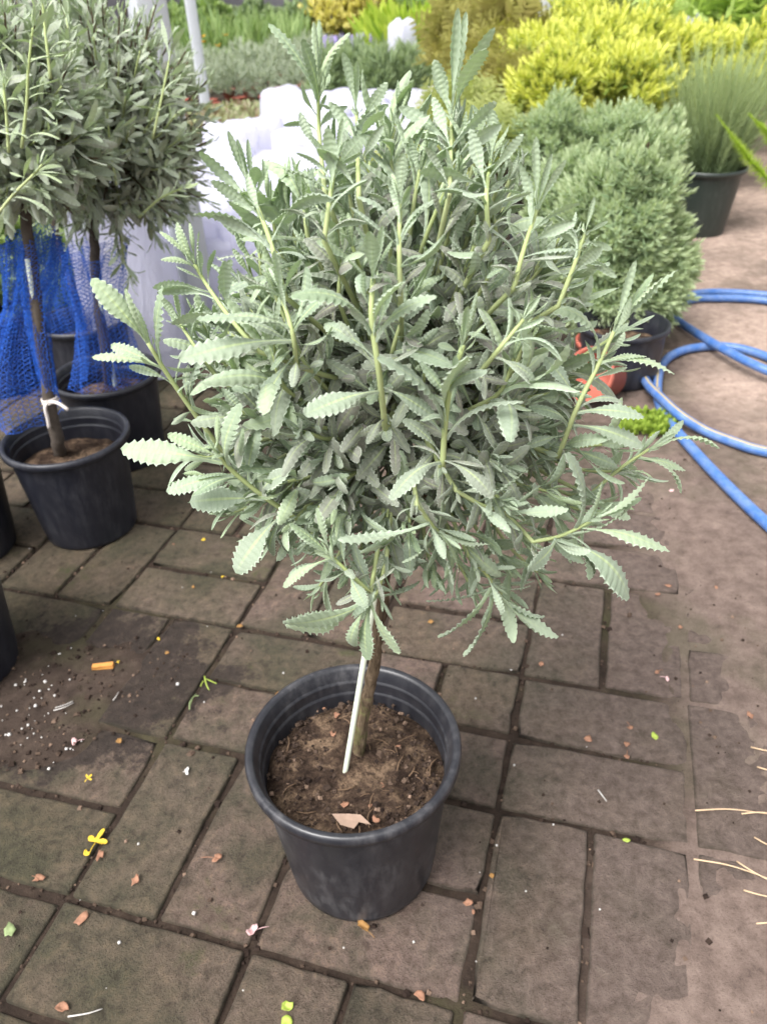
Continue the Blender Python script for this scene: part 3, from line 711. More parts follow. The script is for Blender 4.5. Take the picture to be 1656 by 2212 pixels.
S = [
 # tall shoots along the top
 shoot([(702, 420), (690, 300), (687, 205)], [(.93, 580, 52, .01, 1, .8), (.86, 652, 84, -.02, 0, 1.0, .9), (.97, 678, 46, .0, 5, .6), (.98, 690, 42, .01, 5, .6), (.95, 756, 70, .0, 3, .8), (.92, 716, 110, .02, 5, .8), (.9, 707, 160, .03, 2, .9)], .06, .04, seed=1),
 shoot([(775, 430), (772, 330), (770, 245)], [(.95, 741, 112, .0, 1, .8), (.97, 770, 130, -.01, 5, .7), (.8, 837, 178, .0, 0, .9), (.55, 828, 240, -.02, 2, 1.1, .8), (.6, 690, 225, .03, 3, .7), (.4, 838, 225, .05, 3, .6)], .05, .04, seed=2),
 shoot([(970, 420), (973, 330), (975, 245)], [(.9, 938, 128, .0, 0, 1.0), (.97, 988, 16, .0, 5, .62), (.98, 1006, 24, .01, 5, .6), (.93, 1068, 60, .0, 1, .75), (.88, 1050, 106, -.03, 2, .95, 1.0), (.6, 860, 230, .02, 1, .9), (.55, 1072, 222, .02, 0, 1.0), (.3, 912, 300, .03, 3, .9)], .07, .05, seed=3),
 # left upper spray
 shoot([(616, 640), (590, 540), (560, 455), (545, 420)], [(.95, 492, 282, .0, 5, .7), (.96, 512, 300, .0, 5, .7), (.97, 535, 300, .01, 5, .6), (.92, 556, 360, -.02, 2, 1.0, .9), (.85, 582, 345, .02, 1, .6), (.7, 430, 328, .0, 3, .8), (.6, 455, 390, .0, 0, 1.0), (.35, 420, 462, .0, 1, .9), (.4, 720, 428, -.02, 3, .9), (.3, 660, 560, -.02, 2, 1.0), (.2, 470, 560, .0, 1, .9), (.5, 640, 470, .03, 2, 1.0)], -.03, .0, seed=4),
 shoot([(865, 640), (862, 540), (864, 440)], [(.95, 872, 330, .0, 2, .9), (.9, 885, 400, -.02, 5, .8, .8), (.93, 845, 380, .01, 5, .7), (.6, 940, 430, .01, 1, .9), (.3, 925, 555, -.01, 3, .9), (.5, 772, 425, .0, 3, .9), (.15, 800, 600, -.01, 1, 1.0)], -.02, .0, seed=5, t1=.9),
 # front centre leader
 shoot([(832, 925), (818, 800), (802, 690), (806, 600)], [(.95, 770, 490, .0, 2, .8), (.96, 826, 486, .0, 5, .8), (.97, 846, 520, .01, 5, .7), (.93, 752, 560, -.01, 5, .8), (.92, 800, 500, -.02, 2, .8), (.55, 628, 640, -.02, 3, .9), (.5, 945, 640, -.02, 1, .9), (.55, 868, 610, -.03, 2, 1.1, .7), (.22, 655, 895, -.03, 0, 1.1), (.25, 945, 905, .0, 0, 1.0), (.4, 700, 700, .02, 2, 1.0)], -.125, -.10, seed=6, r=(.0025, .0015)),
 shoot([(955, 1010), (960, 930), (972, 830), (1000, 745)], [(.96, 1030, 632, .0, 5, .8), (.95, 957, 660, .0, 1, .7), (.92, 945, 745, -.01, 2, .9, .9), (.97, 1048, 700, .0, 5, .8), (.93, 1010, 660, -.02, 5, .7), (.35, 815, 772, -.02, 1, .95), (.4, 1010, 770, -.03, 2, 1.1, .8), (.25, 1130, 868, -.01, 3, .6), (.06, 842, 1080, -.03, 6, 1.15, .5), (.08, 1065, 1075, -.02, 6, 1.0, .5), (.1, 870, 905, .01, 2, 1.0), (.3, 880, 860, .02, 0, 1.0)], -.15, -.13, seed=7, r=(.0025, .0015)),
 # right leader
 shoot([(1205, 985), (1245, 880), (1290, 790), (1325, 715)], [(.97, 1463, 582, .0, 0, .9), (.96, 1372, 562, .0, 5, .7), (.95, 1362, 640, -.01, 2, .9, .9), (.98, 1410, 590, .01, 5, .7), (.97, 1430, 600, -.01, 5, .7), (.7, 1455, 808, -.01, 1, 1.0), (.68, 1395, 770, .0, 2, 1.0), (.72, 1180, 665, -.01, 3, .9), (.3, 1390, 900, -.01, 2, 1.15, .4), (.22, 1388, 965, -.01, 1, 1.0), (.2, 1140, 880, -.01, 6, 1.0), (.15, 1135, 965, .0, 2, .9), (.35, 1170, 770, .01, 2, .9), (.85, 1360, 745, .01, 5, .7)], -.08, -.07, seed=8, r=(.0024, .0014)),
 shoot([(1270, 1070), (1340, 1010), (1400, 970)], [(.95, 1552, 968, .0, 3, .5), (.9, 1476, 908, .0, 1, .8), (.97, 1460, 935, .0, 5, .7), (.8, 1470, 1065, -.01, 3, .8), (.75, 1478, 1015, .01, 0, .8), (.5, 1300, 920, .01, 0, .9), (.4, 1385, 1050, .0, 1, .8), (.6, 1425, 930, .02, 5, .7)], -.04, -.03, seed=9),
 shoot([(1150, 1170), (1215, 1155), (1285, 1120)], [(.97, 1402, 1028, .0, 2, .95), (.95, 1385, 1075, .01, 5, .8), (.9, 1300, 1040, .0, 5, .7), (.7, 1222, 978, -.01, 1, 1.0), (.75, 1445, 1190, -.02, 0, 1.0, .5), (.4, 1138, 1230, -.03, 2, 1.15, .6), (.35, 1358, 1292, -.01, 6, 1.0, .6), (.5, 1360, 1095, .01, 2, .9), (.25, 1270, 1250, .02, 3, .8)], -.13, -.12, wm=1.16, fm=.3, seed=10),
 shoot([(1010, 1200), (1050, 1240), (1068, 1275)], [(.9, 1067, 1208, .0, 5, 1.0), (.95, 1050, 1290, -.01, 2, .8), (.9, 920, 1298, .0, 0, 1.15, .6), (.85, 945, 1375, .0, 2, 1.0, .6), (.9, 1000, 1415, -.01, 2, 1.15, .7), (.95, 1205, 1375, -.01, 0, 1.15, .6), (.9, 1110, 1388, .0, 3, .8), (.8, 1145, 1265, .01, 2, 1.0), (.9, 1090, 1260, .0, 5, .9), (.7, 1170, 1330, .02, 2, 1.0)], -.11, -.10, wm=1.16, fm=.3, seed=11),
 shoot([(900, 1090), (930, 1130), (948, 1150)], [(.9, 955, 1080, .0, 5, 1.0), (.9, 868, 1215, -.01, 2, 1.1, .6), (.95, 990, 1235, -.02, 2, 1.0, .6), (.9, 1058, 1175, -.01, 2, 1.1, .5), (.85, 995, 1185, -.02, 5, .7), (.8, 880, 1070, .0, 6, 1.0), (.6, 975, 1260, .01, 0, 1.0), (.5, 730, 1165, -.01, 0, 1.0)], -.14, -.13, wm=1.16, fm=.3, seed=12),
 shoot([(985, 1060), (1040, 1090), (1090, 1105)], [(.95, 1165, 1050, .0, 5, .8), (.9, 1228, 1100, -.01, 0, .8), (.85, 1085, 1130, -.01, 2, .9), (.6, 1105, 1165, .0, 0, 1.1, .5), (.5, 1030, 1150, .0, 2, 1.0), (.4, 1140, 1010, .0, 0, 1.0)], -.14, -.13, wm=1.16, fm=.3, seed=13),
 shoot([(800, 1280), (752, 1235), (715, 1200)], [(.95, 612, 1268, .0, 1, .95), (.97, 626, 1130, .0, 5, .9), (.95, 684, 1095, .0, 5, .9), (.9, 712, 1155, .01, 5, .8), (.98, 680, 1195, -.01, 5, .8), (.5, 790, 1310, -.02, 2, 1.25, .7), (.9, 640, 1150, .01, 5, .7)], -.14, -.14, wm=1.16, fm=.3, seed=14),
 shoot([(835, 1200), (818, 1270), (796, 1300)], [(.9, 612, 1345, .0, 2, 1.15, .6), (.85, 620, 1355, .02, 2, 1.0, .6), (.95, 862, 1412, -.01, 0, 1.2, .6), (.9, 792, 1425, .0, 0, 1.0, .6), (.85, 765, 1395, .01, 3, .8), (.7, 890, 1270, .02, 0, 1.3, .4), (.5, 740, 1180, .02, 2, 1.2), (.6, 760, 1160, .0, 0, 1.0), (.8, 905, 1255, .03, 0, 1.1)], -.12, -.125, wm=1.16, fm=.3, seed=15),
 shoot([(640, 1120), (560, 1065), (500, 1015), (470, 980)], [(.6, 360, 1062, -.01, 0, 1.0, .3), (.55, 420, 1068, -.02, 6, .8), (.25, 410, 1085, .0, 2, 1.1, .4), (.7, 522, 870, -.01, 1, .9), (.3, 625, 1020, -.02, 1, 1.2), (.97, 470, 895, .0, 5, .8), (.98, 448, 950, .0, 5, .7), (.9, 362, 938, .0, 0, .9), (.8, 262, 970, .02, 0, .9), (.1, 510, 1238, -.02, 2, 1.2, .6), (.08, 590, 1200, .0, 3, .9), (.15, 620, 1190, .02, 2, 1.0), (.45, 560, 925, .02, 2, 1.2)], -.11, -.13, wm=1.16, fm=.3, seed=16, r=(.0024, .0014)),
 shoot([(480, 975), (415, 885), (360, 805), (320, 740)], [(.97, 198, 602, .0, 2, .95), (.95, 270, 622, -.01, 5, .9), (.96, 232, 640, .01, 5, .7), (.75, 353, 615, -.01, 0, 1.0), (.72, 200, 772, .0, 1, .8), (.7, 240, 745, .02, 0, .95), (.45, 405, 830, -.02, 2, 1.2, .6), (.3, 480, 730, .0, 3, .9), (.2, 375, 905, .01, 3, .5), (.85, 290, 660, .01, 5, .8), (.6, 480, 850, .02, 3, .5)], -.07, -.09, seed=17, r=(.0024, .0014)),
 shoot([(560, 760), (500, 690), (450, 620), (420, 570)], [(.96, 382, 480, .0, 2, .9), (.97, 345, 500, .0, 1, .7), (.95, 410, 480, .01, 5, .7), (.85, 348, 560, -.01, 3, .7), (.8, 430, 500, -.01, 0, .8), (.6, 330, 620, -.01, 1, .9), (.65, 465, 540, .0, 2, .9), (.4, 370, 700, .0, 0, 1.0), (.3, 420, 695, -.01, 1, 1.0), (.5, 500, 560, .01, 2, .9)], -.06, -.06, seed=18),
 shoot([(640, 790), (632, 720), (608, 640)], [(.95, 530, 620, -.01, 6, 1.0), (.6, 425, 690, -.02, 0, .95), (.4, 385, 775, -.02, 0, .95), (.9, 650, 560, .0, 2, 1.0), (.5, 720, 630, .0, 2, 1.0), (.3, 585, 800, -.01, 1, .9), (.2, 560, 890, -.01, 2, 1.0), (.85, 590, 540, .0, 5, .9)], -.11, -.09, seed=19),
 shoot([(480, 830), (430, 760), (390, 700)], [(.95, 345, 640, .0, 2, .9), (.9, 375, 620, .0, 5, .8), (.7, 440, 650, -.01, 5, 1.0), (.5, 480, 720, .0, 2, 1.1), (.3, 400, 860, .0, 0, 1.0)], -.05, -.05, seed=20),
 # right upper sprays
 shoot([(1110, 620), (1130, 540), (1160, 450)], [(.96, 1157, 295, .0, 5, .8), (.95, 1222, 345, .0, 1, .7), (.97, 1190, 330, .0, 5, .7), (.7, 1250, 440, -.01, 1, .8), (.6, 1085, 480, .0, 3, .9), (.8, 1120, 350, .01, 2, .9), (.4, 1260, 540, .0, 0, .9), (.3, 1050, 600, .0, 2, 1.0)], .0, .02, seed=21),
 shoot([(1205, 660), (1240, 570), (1262, 505)], [(.96, 1283, 425, .0, 5, .8), (.97, 1312, 478, .0, 1, .8), (.9, 1320, 540, .0, 0, .9), (.7, 1205, 500, .0, 2, 1.0), (.6, 1330, 600, .0, 1, .9), (.4, 1170, 610, .0, 0, 1.0)], -.01, .0, seed=22),
 shoot([(1055, 520), (1050, 420), (1060, 340)], [(.95, 1063, 235, .0, 2, 1.1), (.96, 1045, 290, .0, 5, .8), (.97, 1100, 300, .01, 5, .8), (.7, 1130, 290, .0, 0, .8), (.6, 905, 370, .0, 0, 1.1), (.4, 1010, 425, -.03, 2, 1.2, .6), (.5, 1130, 420, .0, 1, .9), (.8, 1005, 310, .02, 0, 1.0)], .0, .02, seed=23),
 shoot([(1040, 800), (1080, 750), (1130, 690)], [(.96, 1165, 640, .0, 5, .9), (.9, 1225, 720, -.01, 0, 1.0), (.85, 1100, 660, .0, 6, .8), (.7, 1150, 760, -.01, 1, .8), (.5, 1010, 720, .0, 2, 1.0), (.3, 1155, 820, .0, 1, 1.0)], -.09, -.07, seed=24),
 shoot([(700, 520), (712, 430), (725, 350)], [(.95, 668, 290, .0, 5, .8), (.96, 740, 255, .0, 5, .8), (.9, 780, 330, -.01, 5, .9), (.6, 595, 360, -.01, 0, .9), (.5, 770, 420, .0, 1, .9), (.85, 690, 320, -.02, 2, 1.1, .8), (.3, 655, 470, .0, 3, 1.0), (.7, 640, 330, .01, 3, .8), (.8, 790, 290, .02, 2, 1.0)], .01, .03, seed=25),
]
shoot_leaf_count = sum(len(s['leaves']) for s in S)
for s in S: emit_shoot(s, HI_ME, M['lavstem'], hero)
FILL = crown_shoots(CC + np.array([0, 0, -.012]), RAD * [1.05, 1.0, 1.05], 225, .045, rng, npairs=(7, 10), up=.62, lo=-.88, reach=(.56, 1.0), young=(.3, .65), taper=.30)
for k in range(110):                      # pale leaders that shoot up out of the clipped head
    z = rng.uniform(-.25, 1); th = rng.uniform(0, 6.28); d = np.array([math.sqrt(1 - z * z) * math.cos(th), math.sqrt(1 - z * z) * math.sin(th), z])
    b = CC + d * RAD * rng.uniform(.5, .72) * [1 - .28 * max(z, 0), 1 - .28 * max(z, 0), 1]; L = rng.uniform(.06, .115)
    e = b + norm(d * .55 + [0, 0, .75] + .15 * rng.normal(size=3)) * L
    if np.linalg.norm((e - CC) / (RAD * [1 - .3 * max(z, 0), 1, 1.06])) > 1.0: continue
    pts = spline([b, b * .5 + e * .5 + d * .012, e], 8)
    FILL.append(dict(pts=pts, leaves=auto_leaves(pts, rng, .08, .97, int(rng.integers(4, 7)), .046 * rng.uniform(.8, 1.2), 8, old=.45, young=.08, spread=.85), r=(.0019, .0012), age=.2))
# the generic shoots that show largest (towards the camera) stand as parts too, up to 300 leaves
tocam = norm(np.array([0, 0, CAM_H]) - CC)
FILL.sort(key=lambda s: -np.dot(s['pts'][-1] - CC, tocam))
FI = FILL
SK = []
for px, py, L in ((455, 1030, .05), (505, 1105, .045), (560, 1070, .05), (585, 1150, .045), (650, 1120, .05), (700, 1170, .042), (745, 1110, .046), (760, 1225, .042), (850, 1190, .046), (885, 1130, .05), (930, 1215, .046), (985, 1165, .05), (1010, 1255, .044), (1080, 1200, .048), (1120, 1150, .05), (1160, 1235, .044),
                  (1215, 1175, .046), (1250, 1100, .05), (1305, 1085, .045), (1345, 1020, .042), (1180, 1060, .05), (820, 1255, .04), (620, 1040, .05), (400, 985, .042), (1300, 960, .046), (1090, 1290, .042), (690, 1265, .04)):
    q = 1 - ((px - 868) / 520) ** 2 - ((py - 770) / 520) ** 2
    e = H(px, py, -.9 * RAD[1] * math.sqrt(max(q, 0.02)) - .01); b = CC + (e - CC) * .45 + [0, 0, -.02]
    pts = spline([b, b * .45 + e * .55 + [0, 0, -.012], e], 9)
    SK.append(dict(pts=pts, leaves=auto_leaves(pts, rng, .35, .98, 6, L, 8, old=.6, young=.08, spread=1.05), r=(.0022, .0012), age=.3))
FI = FI + SK
emit_stuff('foliage', FI + [dict(pts=s['pts'], leaves=s['small']) for s in S], FILLT, M['lav'], hero, rng)
emit_stems('stems', FI, M['lavstem'], hero)
# litter on the soil of the pot
def curl_petal(name, P, size, mat, seed, parent=None, stem=0.0, cup=.5):
    """a small curled petal or leaf scrap with thickness and an uneven outline"""
    rg = np.random.default_rng(seed); n = 10; a = np.arange(n) / n * 6.283; size = size * .82
    R = size * .5 * (1 + .22 * rg.normal(size=n)); el = rg.uniform(.55, .9)
    ring = np.stack([R * np.cos(a), R * np.sin(a) * el, size * cup * (.25 + .35 * np.sin(a + rg.uniform(0, 6)) ** 2 + .12 * rg.normal(size=n))], 1)
    mid = ring * [.5, .5, .35]
    V = np.vstack([ring, mid, [[0, 0, .0004]]]); V[:, 2] -= V[:, 2].min() - .0003
    F = [(k, (k + 1) % n, n + (k + 1) % n, n + k) for k in range(n)] + [(n + k, n + (k + 1) % n, 2 * n) for k in range(n)]
    Vb = V - [0, 0, .0005]; m = len(V)
    F2 = [tuple(reversed([i + m for i in q])) for q in F] + [((k + 1) % n, k, k + m, (k + 1) % n + m) for k in range(n)]
    az = rg.uniform(0, 6.28); c, s = math.cos(az), math.sin(az); Rz = np.array([[c, -s, 0], [s, c, 0], [0, 0, 1]])
    mb = MB(); mb.add(np.vstack([V, Vb]) @ Rz.T + P, F + F2)
    if stem:
        d = rg.uniform(0, 6.28); e = np.array([math.cos(d), math.sin(d), 0]) * stem
        v, f, u = tube(spline([np.array(P) + [0, 0, .0008], np.array(P) + e * .5 + [0, 0, .003], np.array(P) + e + [0, 0, .0008]], 6), .0005, 5); mb.add(v, f, u)
    return mb.build(name, mat, parent, origin=P if parent is None else None)
M['petal'] = simple('dried_petal', (0.24, 0.125, 0.08), 0.8, 0.2, 0.55, 160)
M['petalpink'] = simple('faded_pink_petal', (0.62, 0.40, 0.40), 0.7, 0.2, 0.3, 90)
M['tan'] = simple('tan_dead_leaf', (0.27, 0.19, 0.145), 0.85, 0.2, 0.3, 120)
M['orange'] = simple('orange_scrap', (0.24, 0.13, 0.045), 0.8, 0.2, 0.5, 160)
M['yellow'] = simple('yellow_leaf', (0.50, 0.345, 0.03), 0.6, 0.3, 0.25, 120)
M['limeleaf'] = simple('lime_leaf', (0.27, 0.34, 0.06), 0.5, 0.3, 0.3, 90)
M['dullgreen'] = simple('dull_green_leaf', (0.19, 0.24, 0.11), 0.6, 0.3, 0.25, 90)
M['twig'] = simple('pale_twig', (0.34, 0.26, 0.19), 0.9, 0.1, 0.3, 200)
M['straw'] = simple('dry_straw', (0.50, 0.36, 0.23), 0.8, 0.2, 0.2, 150)
for k, (px, py, sz) in enumerate(((728, 1546, .013), (719, 1584, .011), (745, 1738, .012), (824, 1697, .008), (812, 1772, .012), (700, 1530, .006), (860, 1612, .006), (800, 1740, .006))):
    p = at(px, py, .1795); o = curl_petal('dried_petal', p, sz, M['petal'], 400 + k)
    tag(o, ['broken pink brown petal on the soil behind the stake of the large pot', 'pale folded petal on the soil left of the stake in the large pot', 'pinkish dried petal on the soil near the front of the large pot',
            'small tan petal on the soil right of the stake base', 'pale cream petal by the front rim of the large pot', 'tiny round tan scrap at the back left of the soil', 'tiny pinkish scrap on the right half of the pot soil', 'small brown scrap in front on the pot soil'][k], 'petal')
p = at(757, 1776, .181)
mb = MB(); V = np.array([[-.022, .010, .004], [-.006, .004, .001], [.010, -.001, .002], [.024, -.006, .004], [.012, .006, .006], [-.004, .010, .003], [-.012, -.002, 0], [.004, -.008, 0]]) * .95
mb.add(np.vstack([V, V - [0, 0, .0007]]) + p, [(0, 6, 1, 5), (5, 1, 2, 4), (4, 2, 3), (6, 7, 2, 1), (13, 9, 14, 8), (12, 10, 9, 13), (11, 10, 12), (9, 10, 15, 14), (0, 8, 14, 6), (6, 14, 15, 7), (0, 5, 13, 8), (5, 4, 12, 13), (4, 3, 11, 12)])
tag(mb.build('dead_leaf', M['tan'], None, origin=p, smooth=False), 'pointed tan dead leaf lying against the front rim of the large pot', 'dead leaf')
n = 900; a = rng.uniform(0, 6.28, n); rr = .104 * np.sqrt(rng.random(n))
P = np.stack([POTC[0] + rr * np.cos(a), POTC[1] + rr * np.sin(a), .1765 + rng.normal(0, .0022, n)], 1)
lumps('soil_crumbs', P, rng.gamma(2, .0011, n) + .0012, M['crumb'], rng, parent=hero)
M['shred'] = simple('bark_shred', (0.13, 0.085, 0.055), 0.95, 0.1, 0.4, 120)
mb = MB()
for k in range(30):
    a = rng.uniform(0, 6.28); r_ = .095 * math.sqrt(rng.random()); c = np.array([POTC[0] + r_ * math.cos(a), POTC[1] + r_ * math.sin(a), .1795])
    d = rng.uniform(0, 6.28); L = rng.uniform(.008, .030); e = np.array([math.cos(d), math.sin(d), 0]) * L; b = np.array([-e[1], e[0], 0]) * rng.normal(0, .12)
    v, f, u = tube(spline([c - e * .5, c + b + [0, 0, .002], c + e * .5], 6), rng.uniform(.0004, .0010), 4); mb.add(v, f, u)
o = mb.build('bark_shreds', M['shred'], hero); o['kind'] = 'stuff'
#NEXT
# ------------------------------------------------------------------ potted lavenders at the left
def left_pot(rim_px, label, mat, k, base_front=None, R=.126, h=.225, soil_d=.06):
    c = at(rim_px[0], rim_px[1], h); c = np.array([c[0], c[1], 0.0])
    root = tag(empty('potted_lavender', c), label, 'potted plant', 'potted lavenders crowded at the left edge')
    pot(root, c, R=R, h=h, mat=mat, soil_d=soil_d, seed=20 + k, soil_seg=(16, 48), n=56)
    return root, c
def back_crown(root, C, rpx, n, llen, seed, nparts, rz=1.0, lo=-.85, npairs=(6, 9), up=.45):
    rg = np.random.default_rng(seed)
    r = rpx * depth(C) / FPX
    sh = crown_shoots(C, np.array([r, r * .9, r * rz]), n, llen, rg, npairs=npairs, nvar=5, up=up, lo=lo, reach=(.78, 1.06), young=(.2, .7))
    tc = norm(np.array([0, 0, CAM_H]) - C)
    sh.sort(key=lambda s: -np.dot(s['pts'][-1] - C, tc))
    # the shoots that show largest become parts of their own
    vis = []
    for s in sh:
        z = s['pts'][-1] - [0, 0, CAM_H]; zc = z @ FW
        if zc > .1:
            u_, v_ = CX + FPX * (z @ RT) / zc, CY - FPX * (z @ UP) / zc
            if -20 < u_ < 700 and -20 < v_ < 620: vis.append(s)
        if len(vis) >= nparts: break
    ids = {id(s) for s in vis}
    for s in vis: emit_shoot(s, MID_ME, M['lavstem'], root)
    rest = [s for s in sh if id(s) not in ids]
    emit_stuff('foliage', rest, LOW, M['lavback'], root, rg)
    emit_stems('stems', sh, M['bark'], root)
    return sh
def plain_trunk(root, pts, r0, r1, seed):
    rg = np.random.default_rng(seed); q = spline(pts, 24); q = q + rg.normal(0, .0012, q.shape)
    mb = MB(); v, f, u = tube(q, np.linspace(r0, r1, 24) * (1 + .1 * rg.random(24)), 10); mb.add(v, f, u); mb.build('trunk', M['barkdark'], root)
def plain_stake(root, a, b, r=.0042):
    mb = MB(); v, f, u = tube(np.array([a + (b - a) * t for t in np.linspace(-.05, 1, 10)]), r, 10); mb.add(v, f, u); return mb.build('stake', M['stake'], root)

M['net'] = None
t = NT('blue_net'); tn = t.mix(t.noise(60, 3, .6, t.pos()), (0.008, 0.065, 0.38), (0.025, 0.15, 0.66))
M['net'] = t.bsdf(tn, 0.42, 0.45, None, 0, 0, (0.02, 0.12, 0.6), 0.25)
def net_sleeve(name, axis, radii, nth, ns, label, seed, folds=(3, .35), r=.0006, squash=(1, 1), group='blue plastic netting round the lavender trunks'):
    """a knotted plastic sleeve: two families of strands crossing in diamonds on a folded tube round the trunk"""
    rg = np.random.default_rng(seed)
    ax = spline(axis, ns + 1); rd = np.interp(np.linspace(0, 1, ns + 1), np.linspace(0, 1, len(radii)), radii)
    th = np.arange(nth) / nth * 2 * math.pi
    k, amp = folds; ph = rg.uniform(0, 6.28, 4)
    G = np.zeros((ns + 1, nth, 3))
    for i in range(ns + 1):
        s = i / ns
        fold = 1 + amp * np.cos(k * th + ph[0] + 1.2 * s) * (.6 + .4 * math.sin(3 * s + ph[1])) + amp * .5 * np.cos((2 * k + 1) * th + ph[2] - 2 * s)
        R = rd[i] * fold
        G[i] = ax[i] + np.stack([R * np.cos(th) * squash[0], R * np.sin(th) * squash[1], .012 * np.sin(2 * th + ph[3]) * (1 if i in (0, ns) else .5)], 1)
    G += rg.normal(0, .0006, G.shape)
    A = []; B = []
    for i in range(ns):
        j0 = np.arange(nth)
        if i % 2 == 0: A += [G[i], G[i]]; B += [G[i + 1][j0], G[i + 1][(j0 + 1) % nth]]
        else: A += [G[i], G[i]]; B += [G[i + 1][j0], G[i + 1][(j0 - 1) % nth]]
    A = np.concatenate(A); B = np.concatenate(B)
    d = B - A; d /= np.linalg.norm(d, axis=1)[:, None] + 1e-9
    x = np.cross(d, np.array([.2, -.9, .35])); x /= np.linalg.norm(x, axis=1)[:, None] + 1e-9; z = np.cross(x, d)
    V = np.stack([A + x * r, A - x * r * .5 + z * r * .87, A - x * r * .5 - z * r * .87, B + x * r, B - x * r * .5 + z * r * .87, B - x * r * .5 - z * r * .87], 1).reshape(-1, 3)
    tf = np.array([[0, 1, 4, 3], [1, 2, 5, 4], [2, 0, 3, 5]])
    F = (tf[None] + (np.arange(len(A)) * 6)[:, None, None]).reshape(-1, 4)
    o0 = G.reshape(-1, 3).mean(0)
    me = raw_mesh(name, V - o0, F, [M['net']])
    o = link(name, me, None, o0)
    return tag(o, label, 'net', group)

LATER = []
# front one of the left group
PF, cF = left_pot((141, 937), 'grey green lavender in the front left black pot, trunk tied to a pale stake', M['potdark'], 0)
YF = cF[1]
fpt = lambda px, py, dy=0: on(px, py, YF + dy)
plain_trunk(PF, [at(132, 985, .16), fpt(120, 930), fpt(98, 800), fpt(84, 680), fpt(70, 560), fpt(55, 470), fpt(40, 380)], .0125, .008, 5)
plain_stake(PF, at(128, 980, .165), fpt(60, 560, -.012))
CF = fpt(10, 272)
back_crown(PF, CF, 205, 200, .060, 31, 18, 1.1)
for k, (px, py, Y, r_, lab) in enumerate(((-5, 590, 2.35, .20, 'dark green leafy bush behind the blue nets at the left edge'), (75, 560, 2.7, .2, 'dark green leafy bush glimpsed between the left lavender trunks'))):
    LATER.append((k, px, py, Y, r_, lab))
# long pale leader stems of the front left crown
def lsh(stem, leaves, dy0, dy1, seed, auto=5, Yp=None, llen=.045):
    rg = np.random.default_rng(seed); m = len(stem); Yp = YF if Yp is None else Yp
    pts = spline([on(px, py, Yp + dy0 + (dy1 - dy0) * k / (m - 1)) for k, (px, py) in enumerate(stem)], 12); lv = []
    for L in leaves:
        t_, px, py = L[:3]; i = min(int(t_ * 11), 10); B = pts[i] + (pts[i + 1] - pts[i]) * (t_ * 11 - i); T = on(px, py, B[1] + rg.uniform(-.02, .01))
        s = norm(pts[i + 1] - pts[i]); d = norm(T - B); n_ = norm(s - d * np.dot(s, d) + .2 * rg.normal(size=3))
        lv.append(dict(B=B, M=leaf_tr(B, T, n_, .95), v=int(rg.integers(5)), age=float(rg.uniform(.0, .3))))
    lv += auto_leaves(pts, rg, .06, .98, auto + 1, llen * .95, 5, old=.4, young=.05)
    return dict(pts=pts, leaves=lv, r=(.0024, .0015), age=.25)
for s in (lsh([(48, 320), (58, 230), (62, 150), (72, 60)], [(.05, 130, 300), (.1, -10, 275), (.4, 130, 210), (.35, 14, 215), (.7, 5, 90), (.72, 118, 120), (.75, 140, 118), (.95, 30, 30), (.95, 105, 25)], -.19, -.18, 51),
          lsh([(-10, 470), (30, 420), (70, 380), (92, 355)], [(.3, 118, 470), (.2, -10, 520), (.6, 22, 372), (.7, 148, 378), (.6, 135, 395), (.9, 100, 320), (.97, 118, 330)], -.20, -.20, 52),
          lsh([(20, 330), (14, 240), (8, 180)], [(.2, 62, 300), (.5, 60, 170), (.5, -30, 200), (.9, 0, 120), (.9, 26, 130)], -.18, -.17, 53),
          lsh([(110, 170), (100, 80), (92, 0)], [(.3, 150, 110), (.4, 60, 70), (.8, 130, 20), (.8, 50, -10)], -.15, -.12, 54)):
    emit_shoot(s, MID_ME, M['lavstem'], PF)
# string tie low on the front left trunk
mb = MB()
tc_ = fpt(105, 868, -.012)
a = np.linspace(0, 2 * math.pi, 20)
for dz in (0, .004, -.004):
    v, f, u = tube(np.stack([tc_[0] + .016 * np.cos(a), tc_[1] + .012 + .016 * np.sin(a), tc_[2] + dz + .002 * np.cos(a)], 1), .0013, 6); mb.add(v, f, u)
v, f, u = tube(spline([tc_, fpt(98, 880, -.02), fpt(104, 905, -.02), fpt(107, 925, -.018)], 10), .0032, 6); mb.add(v, f, u)
v, f, u = tube(spline([tc_, fpt(125, 870, -.025), fpt(148, 885, -.03)], 10), .0035, 6); mb.add(v, f, u)
mb.build('tie', M['string'], PF)
